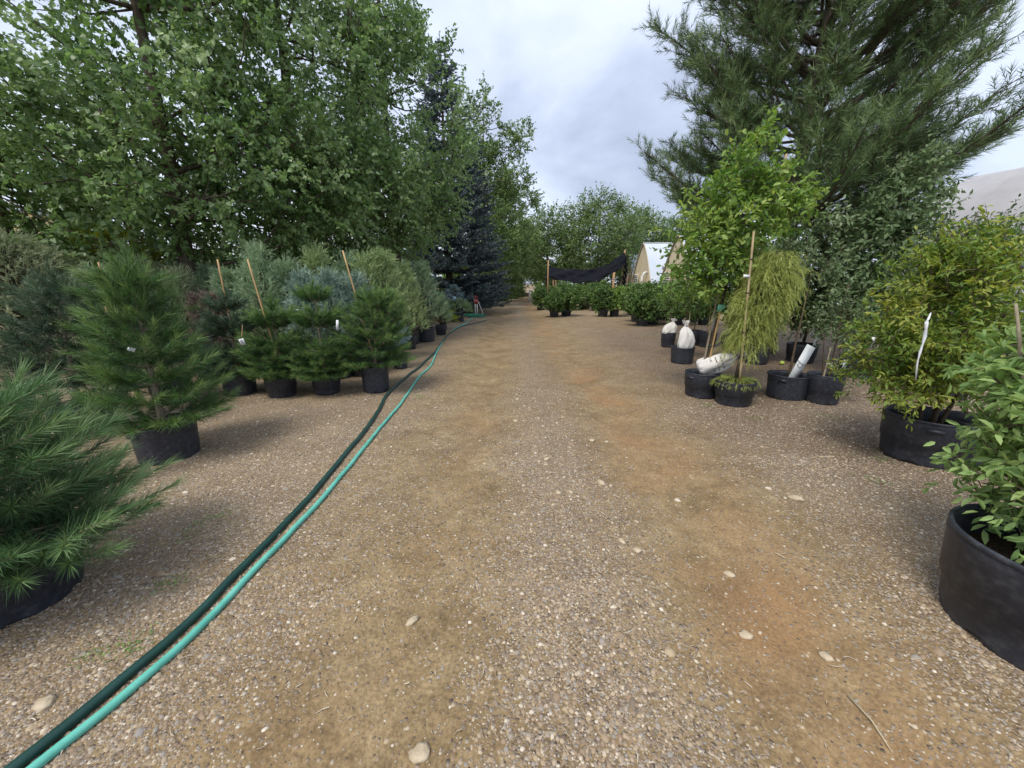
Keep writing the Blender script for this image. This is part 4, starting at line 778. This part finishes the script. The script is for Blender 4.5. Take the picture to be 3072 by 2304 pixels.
# bag pots
B1x, B1y = G(2002, 1040); B2x, B2y = G(2044, 1086)
t = potted('potted_tree', 'black pot holding the sagging white bag, left of the two bag pots', 'potted tree', (B1x, B1y), .17, .36, gt); leafy(t, 351, .33, 1.2, [(.15, .2, 1.1, .4, .4, .35)], 40, 'shrub', .05, .032, 6, .2, 7, 1, .012, 0, lean=(.1, .15)); BAG1 = t
t = potted('potted_tree', 'black pot holding the upright white bag, right of the two bag pots', 'potted tree', (B2x, B2y), .22, .32, gt); leafy(t, 352, .3, 1.3, [(.1, .3, 1.25, .42, .4, .4)], 40, 'shrub', .05, .032, 6, .2, 7, 1, .012, 0, lean=(.12, .25)); stake(t, (.12, .12, .26), (.13, .15, 1.0), .008, 'stake')
for i, (px, py, lab) in enumerate(((2078, 1035, 'black potted tree close behind the upright white bag'), (2118, 1040, 'black potted tree with a tall white tag behind the bright green tree'), (2255, 1085, 'low black potted shrub in the shade of the weeping cypress'))):
    x, y = G(px, py); t = potted('potted_tree', lab, 'potted tree', (x, y), .21, .36, gt); leafy(t, 355 + i, .33, 1.3, [(0, .1, 1.15, .45, .4, .45)], 50, 'shrub', .055, .034, 6, .22, 7, 1, .012, 0)
    if i == 1: plate(t, (.04, -.16, .62), .075, .42, .06, 0, 'board'); stake(t, (-.05, -.12, .3), (-.06, -.1, 1.0), .008, 'bamboo')

# white sand bags resting in the pots
def sack(label, loc, rot, Wd, Hh, seed, sag=1.0, printed=False):
    rng = np.random.default_rng(seed); t = thing('sand_bag', label, 'sand bag', loc, 0, 'white bags weighing down the pots'); t.rotation_euler = rot
    z = np.array([0, .02, .08, .2, .35, .5, .62, .72, .79, .83, .87, .93, 1.0]); r = np.array([.35, .75, .95, 1.0, .98, .9, .74, .5, .26, .17, .2, .34, .44]); mb = MB(); n = 64; p1 = rng.random(4) * 6
    def warp(V, a, P):
        f = P[:, 1:2] / Hh; k = 1 + .10 * np.sin(3 * a + p1[0] + 2 * f) + .07 * np.sin(5 * a + p1[1] + 5 * f) + .2 * np.sin(9 * a + p1[2]) * np.clip((f - .45) * 2.2, 0, 1) + .05 * np.sin(7 * a - 11 * f + p1[3]) + .03 * np.sin(13 * a + 17 * f)
        V[..., 0] *= k; V[..., 1] *= k * .68; V[..., 2] += .025 * Hh * np.sin(2 * a + p1[3]) * f; V[..., 0] += .16 * Wd * np.sin(f * 2.6 + p1[1]) * f * sag; return V
    mb.lathe(np.stack([np.maximum(r, .001) * Wd / 2, z * Hh], -1), n, warp=warp); b = mb.make('sack', M['bag'], t, True)
    m_ = MB(); an = np.linspace(0, 6.283, 14); m_.tube(np.stack([.17 * Wd * .55 * np.cos(an) + .16 * Wd * math.sin(.83 * 2.6 + p1[1]) * .83 * sag, .17 * Wd * .4 * np.sin(an), .83 * Hh + 0 * an], -1), .006, 5); m_.make('tie', M['ink'], t)
    if printed:
        m_ = MB()
        for i in range(3):
            for j in range(9):
                u = -.32 + .08 * j; x_ = u * Wd; m_.box((x_ + .012 * rng.normal(), -.34 * Wd * (1 - (u * 2) ** 2 * .55), Hh * (.5 - .1 * i)), (.006 + .008 * rng.random(), .014, .006 + .006 * rng.random()))
        m_.make('print', M['ink'], t)
    return t
sack('white tied bag sagging over the rim of the left bag pot', (B1x - .03, B1y - .02, .28), (0, .22, .2), .34, .42, 1)
sack('white tied bag standing upright with a gathered neck', (B2x + .0, B2y - .05, .25), (.0, .04, 0), .30, .56, 2)
sack('white bag lying on its side behind the bamboo cane', (T1x - .06, T1y + .02, .36), (.15, rad(64), -.15), .26, .60, 3, .6, True)
# apple on the ground
x, y, z = gp(2345, 1094); mb = MB(); k = np.linspace(0, math.pi, 12); mb.lathe(np.stack([np.maximum(.045 * np.sin(k) * (1 + .12 * np.cos(k)), .0004), .042 * (1 - .0) - .040 * np.cos(k) * (1 - .25 * np.exp(-(np.sin(k) / .3) ** 2))], -1), 18)
o = thing('apple', 'green apple fallen on the ground under the trees', 'apple', (x, y, z + .002)); mb.make('fruit', M['apple_fruit'], o, True); m_ = MB(); m_.tube([(0, 0, .066), (.003, 0, .09)], [.003, .002], 5); m_.make('stalk', M['twig'], o)

# ------------------------------------------------------------------ shrubs in pots in the middle distance
gs = 'leafy shrubs in pots before the greenhouses'
SH = []
for v in range(4):
    root = thing('potted_shrub', 'x', 'potted shrub', (0, 0, 0), 0, gs); put_pot(root, .24, .32)
    leafy(root, 400 + v, .30, .95, [(0, 0, .86, .45, .45, .40), (.15, .1, 1.1, .28, .28, .25), (-.2, -.1, .7, .34, .34, .28), (.2, -.1, .62, .34, .3, .22)], 110, 'shrub' if v != 2 else 'shrub_light', .095, .06, 6, .24, 8, 3, .012, .05, L4, tone_s=.2); SH.append(root)
def copy_tree(o, parent=None):
    c = o.copy(); COL.objects.link(c); c.parent = parent
    for ch in list(o.children): copy_tree(ch, c)
    return c
spots = [(1662, 951, 0, 'front-left of the two round shrubs nearest the track'), (1698, 948, 1, 'front-right of the two round shrubs nearest the track'), (1622, 930, 0, 'shrub at the edge of the track behind the front pair'), (1650, 922, 3, 'shrub in the second row behind the front pair, left side'), (1690, 918, 1, 'shrub in the second row behind the front pair, right side'),
         (1808, 950, 0, 'shrub with the frontmost pot below the right end of the shade cloth'), (1842, 949, 2, 'light green shrub beside the frontmost pot below the shade cloth'), (1786, 932, 1, 'shrub in the row just left of the light green one'), (1770, 920, 3, 'shrub behind the olive barrel'), (1815, 922, 0, 'dark shrub behind the light green one'), (1870, 930, 2, 'light shrub with a blue-grey pot right of the shade post'), (1898, 945, 1, 'shrub at the corner of the gravel bay'),
         (1860, 912, 3, 'shrub close to the right shade post'), (1905, 922, 0, 'shrub in front of the far greenhouse door'), (1935, 918, 1, 'shrub in front of the greenhouse louvre'), (1972, 925, 3, 'shrub in front of the gap between the two gables'), (1925, 978, 0, 'low shrub spilling over its pot at the bend of the track'), (1955, 972, 1, 'dark shrub second from the bend of the track'), (1990, 962, 3, 'dark shrub behind the sagging bag'),
         (2010, 940, 2, 'light shrub behind the two bag pots'), (2050, 950, 0, 'dark shrub behind the upright bag'), (1730, 908, 0, 'shrub in the far row under the shade cloth, left half'), (1765, 905, 1, 'shrub in the far row under the shade cloth, middle'), (1835, 905, 3, 'shrub in the far row under the shade cloth, right half'), (1715, 930, 3, 'shrub just left of the olive barrel'), (1800, 912, 2, 'light shrub half hidden behind the row under the shade cloth'), (1745, 898, 0, 'farthest shrub above the olive barrel'), (1880, 915, 1, 'shrub between the right shade post and the far greenhouse'), (1940, 945, 0, 'dark shrub standing behind the low shrub at the bend'), (1965, 950, 2, 'lighter shrub in the middle of the bend group'), (2030, 975, 1, 'shrub right behind both white bags'), (1910, 965, 3, 'shrub at the tip of the bend, nearest the gravel bay'), (2075, 965, 0, 'shrub seen between the upright bag and the bamboo cane'), (2110, 975, 3, 'shrub seen behind the tall white tag')]
for i, (px, py, v, lab) in enumerate(spots):
    x, y = G(px, py); o = copy_tree(SH[v]); o.location = gl(x, y); o.rotation_euler = (0, 0, i * 1.9); o['label'] = lab; s = .88 + .2 * ((i * 37) % 10) / 10; o.scale = (s, s, s)
for r_ in SH:
    for ch in list(r_.children):
        for g_ in list(ch.children): bpy.data.objects.remove(g_)
        bpy.data.objects.remove(ch)
    bpy.data.objects.remove(r_)
x, y = G(1752, 928); mb = MB(); mb.lathe([(.0, .01), (.30, .01), (.31, 0), (.34, .35), (.35, .4), (.36, .62), (.40, .66), (.40, .71), (.36, .71), (.34, .62), (.3, .1)], 30); o = thing('barrel', 'olive green plastic barrel among the shrubs', 'barrel', gl(x, y)); mb.make('body', M['greenbin'], o, True)
m_ = MB(); m_.lathe([(.0001, .6), (.33, .6)], 24); m_.make('water', M['soil'], o)
# low perennials and boxes along the left of the far track
gf = 'low pots lining the far left of the track'
far = [(1500, 905, 'low perennial pot with a white label just beyond the spruce'), (1520, 900, 'low perennial in the wooden box nearest the spruce'), (1540, 896, 'low perennial in the second wooden box'), (1556, 892, 'low perennial in the third wooden box'), (1570, 888, 'low perennial near the white standpipe')]
for i, (px, py, lab) in enumerate(far):
    x, y = G(px, py); x -= .4; t = thing('planter_box', lab, 'planter', gl(x, y), .2 * i, gf); mb = MB(); w_ = .6 + .25 * i
    for k in range(4):
        a = k * math.pi / 2; mb.box((math.cos(a) * w_ * .5, math.sin(a) * w_ * .5, .22), (.04 if k % 2 == 0 else w_ + .03, w_ - .04 if k % 2 == 0 else .04, .44 - .004 * (k % 2)))
    mb.make('box', M['wood_box'] if i else M['pot'], t); m_ = MB(); m_.box((0, 0, .2), (w_ - .05, w_ - .05, .39)); m_.make('soil', M['soil'], t); leafy(t, 450 + i, .4, .6, [(0, 0, .75, w_ * .6, w_ * .6, .35)], 30, 'shrub_light', .1, .06, 5, .25, 7, 3, .01, .1)
    if i == 0: plate(t, (.2, -w_ * .5 - .06, .4), .3, .45, 0, 0, 'tagwhite')
bush2 = [(1440, 24, 1.6, .9), (1475, 30, 2.2, 1.2), (1530, 36, 2.6, 1.3), (1560, 40, 2.5, 1.2)]
for i, (px, Y, hh, R) in enumerate(bush2):
    x, y = XY(px, Y); t = thing('roadside_bush', ['brown-green bush at the foot of the spruce', 'bush filling the gap under the poplar', 'bush beside the far wooden boxes', 'bush at the far end of the track'][i], 'bush', gl(x - .6, y), i, 'bushes along the far left of the track'); leafy(t, 470 + i, .02, hh, [(0, 0, hh * .5, R, R, hh * .5)], 130, 'poplar', .13, .08, 6, .4, 7, 4, .03, .15, L2)

# ------------------------------------------------------------------ hoses and hydrants
def hose(name, label, pix, r, mat, extra=None):
    P = [np.array(G(*p)) for p in pix]; P = np.array(P); d = np.r_[0, np.cumsum(np.linalg.norm(np.diff(P, axis=0), axis=1))]
    # smooth by Catmull-Rom through the ground points
    t = np.linspace(0, d[-1], 260); m_ = np.gradient(P, d, axis=0); k = np.clip(np.searchsorted(d, t) - 1, 0, len(d) - 2); h = d[k + 1] - d[k]; u = ((t - d[k]) / h)[:, None]; h = h[:, None]
    Q = (2 * u ** 3 - 3 * u ** 2 + 1) * P[k] + (u ** 3 - 2 * u ** 2 + u) * h * m_[k] + (-2 * u ** 3 + 3 * u ** 2) * P[k + 1] + (u ** 3 - u ** 2) * h * m_[k + 1]
    w = .0025 * np.sin(t * 5.3) + .0015 * np.sin(t * 11.7 + 1); Q = Q + np.stack([w, 0 * w], -1)
    z = gz(Q[:, 0], Q[:, 1]) + r * .85; pts = np.c_[Q, z]
    if extra is not None: pts = np.vstack([pts, np.asarray(extra, float)])
    mb = MB(); mb.tube(pts, r, 12); o = mb.make(name, mat, None, True); return tag(o, label, 'hose')
dark = [(-60, 2390), (49, 2304), (150, 2222), (319, 2083), (555, 1882), (778, 1660), (958, 1458), (1050, 1350), (1100, 1290), (1141, 1222), (1156, 1195), (1206, 1147), (1263, 1098), (1301, 1063), (1326, 1030), (1352, 1000), (1386, 980), (1425, 970), (1458, 962)]
teal = [(0, 2400), (104, 2304), (200, 2228), (347, 2111), (611, 1875), (833, 1646), (1000, 1458), (1102, 1334), (1161, 1261), (1202, 1212), (1251, 1143), (1295, 1094), (1309, 1060), (1331, 1024), (1362, 990), (1392, 972), (1408, 961), (1420, 952)]
hose('garden_hose', 'dark green hose running along the left of the track', dark, .020, M['hose_dark'])
hose('garden_hose', 'light teal hose running beside the dark one', teal, .0165, M['hose_teal'])
HX, HY = G(1427, 951)
rng = np.random.default_rng(9); mb = MB(); an = np.linspace(0, 6.283 * 9, 260); rr = .42 + .13 * np.sin(an * .37) + .05 * np.sin(an * 1.3)
pts = np.stack([HX - .05 + .75 * rr * np.cos(an) * 1.15 + .05 * np.sin(an * .21), HY + .0 + rr * .75 * np.sin(an), .02 + .012 * np.arange(260) / 28 + .012 * np.sin(an * 2.3) ** 2], -1); mb.tube(pts, .016, 8); tag(mb.make('hose_coil', M['hose_green'], None, True), 'green hose heaped in loops at the foot of the hydrants', 'hose')
for i, (px, lab) in enumerate(((1425.5, 'left white hydrant pipe with faded red head'), (1431.5, 'right white hydrant pipe with faded red head and hose attached'))):
    x, y = XY(px, HY, .5); t = thing('yard_hydrant', lab, 'hydrant', (x, y, 0), 0, 'yard hydrants beside the spruce'); mb = MB(); mb.tube([(0, 0, -.05), (0, 0, .62)], .022, 10); mb.make('pipe', M['pipe'], t, True)
    mb = MB(); mb.tube([(0, 0, .60), (0, 0, .68), (0, 0, .80)], [.032, .04, .03], 10); mb.tube([(0, 0, .72), (.05, -.05, .73), (.08, -.08, .69)], [.022, .02, .02], 8); mb.make('head', M['redpaint'], t, True)
    mb = MB(); a = np.linspace(-.3, math.pi + .3, 12); mb.tube(np.stack([-.03 + .07 * np.cos(a), 0 * a, .86 + .09 * np.sin(a)], -1), .014, 7); mb.tube([(-.03, 0, .78), (-.03, 0, .86)], .012, 6); mb.make('handle', M['redpaint'], t, True)
    if i: mb = MB(); mb.tube([(.08, -.08, .7), (.10, -.09, .6), (.2, -.1, .35), (.27, -.1, .18), (.24, -.1, .06), (.1, -.12, .03), (-.1, -.1, .03)], .016, 8); mb.make('hose_drop', M['pipe'], t, True)
# standpipes at the end of the track
for px, lab in ((1588, 'left thin white standpipe at the far end of the track'), (1594, 'right thin white standpipe at the far end of the track')):
    x, y = XY(px, 34, .3); o = thing('standpipe', lab, 'standpipe', (x, y, 0), 0, 'white standpipes at the end of the track'); mb = MB(); mb.tube([(0, 0, -.03), (0, 0, .9), (0, 0, 1.0)], [.05, .05, .03], 8); mb.make('pipe', M['pipe'], o); mb = MB(); mb.tube([(0, 0, .85), (.12, -.05, .86), (.16, -.07, .78)], .03, 6); mb.make('tap', M['galv'], o)

# ------------------------------------------------------------------ shade cloth on posts
SY = 25.0
a = AT(1644, 795, SY); b = AT(1874, 752, SY); t = thing('shade_canopy', 'sagging black shade cloth strung between timber posts', 'shade canopy', (a[0], SY, 0))
def rel(px, py, Y): q = AT(px, py, Y); return (q[0] - a[0], q[1] - SY, q[2])
u = np.linspace(0, 1, 40); v = np.linspace(0, 1, 12); U, Vv = np.meshgrid(u, v)
topx = np.interp(u, [0, .1, .35, .6, .8, 1], [1646, 1668, 1725, 1790, 1835, 1876]); topy = np.interp(u, [0, .1, .35, .6, .8, 1], [798, 805, 809, 806, 785, 756]); boty = np.interp(u, [0, .1, .35, .6, .8, 1], [833, 838, 849, 846, 822, 795])
Pm = []
for j, vv in enumerate(v):
    for i, uu in enumerate(u):
        py = topy[i] * (1 - vv) + boty[i] * vv; q = rel(topx[i], py, SY - .15 - .9 * vv * (1 - .3 * uu) + .05 * math.sin(vv * 7 + uu * 9) + .04 * math.sin(uu * 31 + vv * 11) + .03 * math.sin(vv * 15 - uu * 17)); Pm.append((q[0], q[1], q[2] + .03 * math.sin(uu * 23 + vv * 9)))
i_ = np.arange(11)[:, None] * 40 + np.arange(39)[None]; Qm = np.stack([i_, i_ + 1, i_ + 41, i_ + 40], -1).reshape(-1, 4); o = build('cloth', Pm, None, Qm, M['cloth'], t, smooth=True)
sm = o.modifiers.new('thick', 'SOLIDIFY'); sm.thickness = .012
mb = MB()
for k in range(7):
    q = rel(1874 + 3 * math.sin(k), 760 + 17 * k, SY); mb.tube([(q[0] - .12, q[1] - .1, q[2]), (q[0] + .08, q[1] - .12, q[2] - .35), (q[0] - .02, q[1] - .08, q[2] - .6)], [.05, .07, .03], 6)
mb.make('gathered_cloth', M['cloth'], t, True)
for px, py, Y, r in ((1645, 780, SY, .035), (1875, 750, SY, .04), (1843, 805, SY + 4, .07), (1661, 805, SY + 5, .05), (1668, 812, SY + 5.2, .04), (1881, 830, SY + .4, .06)):
    q = rel(px, py, Y); mb = MB(); mb.box((q[0], q[1], q[2] / 2), (r * 2, r * 2, q[2])); mb.make('post', M['timber'], t)
q0 = rel(1645, 838, SY); q1 = rel(1880, 835, SY + .2); mb = MB(); mb.tube([q0, ((q0[0] + q1[0]) / 2, q0[1], q0[2] - .12), q1], .02, 5); mb.make('rope', M['ink'], t)

# ------------------------------------------------------------------ greenhouses
def arch(W_, side, top, n=11, ex=1.45):
    p = [(-W_ / 2, 0), (-W_ / 2, side)]
    for i in range(1, n): f = i / n; p.append((-W_ / 2 * (1 - f), side + (top - side) * (1 - (1 - f) ** ex)))
    p.append((0, top)); return p + [(-y_, z_) for y_, z_ in reversed(p[:-1])]
def greenhouse(label, X, Yc, W_, Lg, top, seed, fit=True):
    t = thing('greenhouse', label, 'greenhouse', (X, Yc, 0), 0, 'greenhouses right of the track'); pr = arch(W_, 1.5, top); n = len(pr)
    V = [(0, y_, z_) for y_, z_ in pr] + [(Lg, y_, z_) for y_, z_ in pr]; Q = [(i, i + 1, n + i + 1, n + i) for i in range(n - 1)]
    build('roof_cover', V, None, Q, M['poly'], t, smooth=True)
    c = [(.06, 0, top * .4)] ; V2 = [(.06, y_ * .985, z_ * .99) for y_, z_ in pr]; T = [(len(V2), i + 1, i) for i in range(n - 1)] + [(len(V2), 0, n - 1)]; w = build('end_wall', V2 + c, T, None, M['cream'], t)
    mb = MB(); mb.tube([(-.02, y_, z_) for y_, z_ in pr], .045, 6); mb.make('end_hoop', M['creamtrim'], t)
    for k in range(1, int(Lg / 2)):
        mb = MB(); mb.tube([(k * 2., y_ * 1.004, z_ * 1.004) for y_, z_ in pr], .022, 5); mb.make('hoop', M['galv'], t)
    mb = MB(); mb.tube([(-.05, 0, top + .02), (Lg, 0, top + .02)], .06, 6); mb.make('ridge', M['galv'], t)
    # fittings on the gable, which faces the track
    mb = MB(); mb.box((-.03, -.2, 1.05), (.07, 1.0, 2.1)); d = mb.make('door', M['creamtrim'], t); mb = MB(); mb.box((-.09, -.55, 1.05), (.04, .04, .14)); mb.make('handle', M['galv'], d)
    fr = MB(); fr.box((-.02, 1.2, 1.7), (.05, 1.15, 1.25)); f = fr.make('louvre_frame', M['creamtrim'], t)
    for k in range(8): mb = MB(); mb.box((-.07, 1.2, 1.18 + .148 * k), (.03, 1.02, .10), [(.9, 0, .44), (0, 1, 0), (-.44, 0, .9)]); mb.make('slat', M['louvre'], f)
    mb = MB(); mb.tube([(-.3, -1.3, 0), (-.3, -1.3, 2.1), (-.15, -1.3, 2.35), (.03, -1.3, 2.4)], .10, 10); mb.make('vent_pipe', M['pipe'], t, True)
    mb = MB(); mb.tube([(1.0, -W_ / 2 - .25, 2.5), (1.2, -W_ / 2 - .3, 2.42), (2.4, -W_ / 2 - .3, 2.42)], .09, 8); mb.box((.9, -W_ / 2 - .2, 2.7), (.35, .3, .3)); mb.make('duct', M['galv'], t, True)
    return t
greenhouse('cream-gabled greenhouse nearest the potted trees, half hidden by leaves', 10.7, 26.3, 5.0, 22, 4.5, 1)
greenhouse('middle greenhouse with cream gable, louvre and white roof', 10.75, 33.3, 5.0, 22, 4.7, 2)
greenhouse('farthest greenhouse, only a pale strip beside the shade cloth', 11.6, 40.5, 5.0, 22, 4.4, 3)
# grey tarpaulin hoop house at the right edge
def tarp_house():
    t = thing('hoop_house', 'grey tarpaulin hoop house at the right edge', 'hoop house', (15.35, 9.6, 0)); pr = arch(6.2, 2.0, 4.9, 11, 2.1); n = len(pr); rng = np.random.default_rng(4)
    V = []; m = 5
    for k in range(m):
        for y_, z_ in pr: V.append((y_ * (1 - .012 * (k % 2)), k * 1.0, z_ * (1 - .012 * (k % 2))))
    Q = [(k * n + i, k * n + i + 1, (k + 1) * n + i + 1, (k + 1) * n + i) for k in range(m - 1) for i in range(n - 1)]; build('cover', V, None, Q, M['greytarp'], t, smooth=True)
    # end sheet as a bulging grid of radial rings
    rings = 7; V = [(0, -.05, 1.8)]; T = []; Q = []
    for r_ in range(1, rings + 1):
        f = r_ / rings
        for y_, z_ in pr: V.append((y_ * f * .992, -.02 - .10 * (1 - f) + .012 * rng.normal(), 1.8 + (z_ * .995 - 1.8) * f))
    for i in range(n - 1):
        T.append((0, 1 + i, 2 + i))
        for r_ in range(rings - 1): Q.append((1 + r_ * n + i, 1 + (r_ + 1) * n + i, 1 + (r_ + 1) * n + i + 1, 1 + r_ * n + i + 1))
    build('end_sheet', V, T, Q, M['greytarp'], t, smooth=True)
    mb = MB(); mb.tube([(y_, -.04, z_) for y_, z_ in pr], .035, 6); mb.make('hem', M['greytarp'], t)
    for z_ in (1.95, 2.9): mb = MB(); mb.tube([(-2.75 if z_ < 2.5 else -2.3, -.17, z_), (0, -.21, z_ + .03), (2.3, -.17, z_)], .018, 5); mb.make('seam', M['greytarp'], t)
    q = AT(3055, 805, 9.4); mb = MB(); mb.box((q[0] - 15.35, -.2, q[2]), (.13, .08, .16)); mb.make('vent_hole', M['darkvent'], t)
tarp_house()
# small yellow building glimpsed at the left edge and a distant hedge of trees behind
bx, by, _ = AT(10, 650, 30); t = thing('building', 'small yellow stucco building glimpsed at the left edge', 'building', (bx - 2.5, by, 0)); mb = MB(); mb.box((0, 0, 3.2), (9, 6, 6.4)); mb.make('wall', M['stucco'], t); mb = MB(); mb.box((0, 0, 6.5), (9.5, 6.5, .25)); mb.make('roof', M['poly'], t)
mb = MB(); mb.box((2.2, -3.02, 4.2), (1.2, .08, 1.3)); w_ = mb.make('window', M['pipe'], t); mb = MB(); mb.box((2.2, -3.08, 4.2), (1.0, .04, 1.1)); mb.make('pane', M['darkvent'], w_)
# long twig on the right wheel track
x0, y0, z0 = gp(2545, 2080); x1, y1, z1 = gp(2680, 2248); mb = MB(); mb.tube([(0, 0, .012), ((x1 - x0) * .5 + .01, (y1 - y0) * .5, .016 + (z1 - z0) / 2), (x1 - x0, y1 - y0, z1 - z0 + .008)], [.004, .003, .0015], 6); o = mb.make('twig', leafmat('dry_twig', (.3, .24, .15), (.42, .35, .23), (.5, .42, .3), 0)); o.location = (x0, y0, z0); tag(o, 'long thin dry twig lying on the right wheel track', 'twig')

def thicket(name, label, x0, x1, y0, y1, h0, h1, n, mat, seed, L_=.3):
    rng = np.random.default_rng(seed); mb = MB(); m = n // 60; C = np.stack([x0 + (x1 - x0) * rng.random(m), y0 + (y1 - y0) * rng.random(m), np.zeros(m)], -1); top = h0 + (h1 - h0) * (.5 + .5 * np.sin(C[:, 0] * .7) * np.sin(C[:, 0] * .23 + 1)); C[:, 2] = top * rng.random(m) ** .8 * .95 + .2
    P = np.repeat(C, 60, 0) + rng.normal(0, .4, (m * 60, 3)); P[:, 2] = np.maximum(P[:, 2], .05); A = rv(rng, m * 60); A[:, 2] -= .3; leaves(mb, P, A, rv(rng, m * 60) * .7 + np.array([0, -.3, .6]), L_, L_ * .7, np.repeat(.45 + .2 * rng.normal(size=m), 60).clip(0, 1)); o = mb.make(name, M[mat], None); o['kind'] = 'stuff'; tag(o, label, 'thicket')
thicket('far_thicket', 'far-off belt of trees closing the horizon behind the greenhouses', -30, 50, 52, 58, 3.5, 6.5, 24000, 'elm', 1, .55)
thicket('thicket', 'dark tangle of undergrowth behind the cottonwoods', -26, -6, 17, 21, 2.0, 3.2, 20000, 'cottonwood', 2, .25)
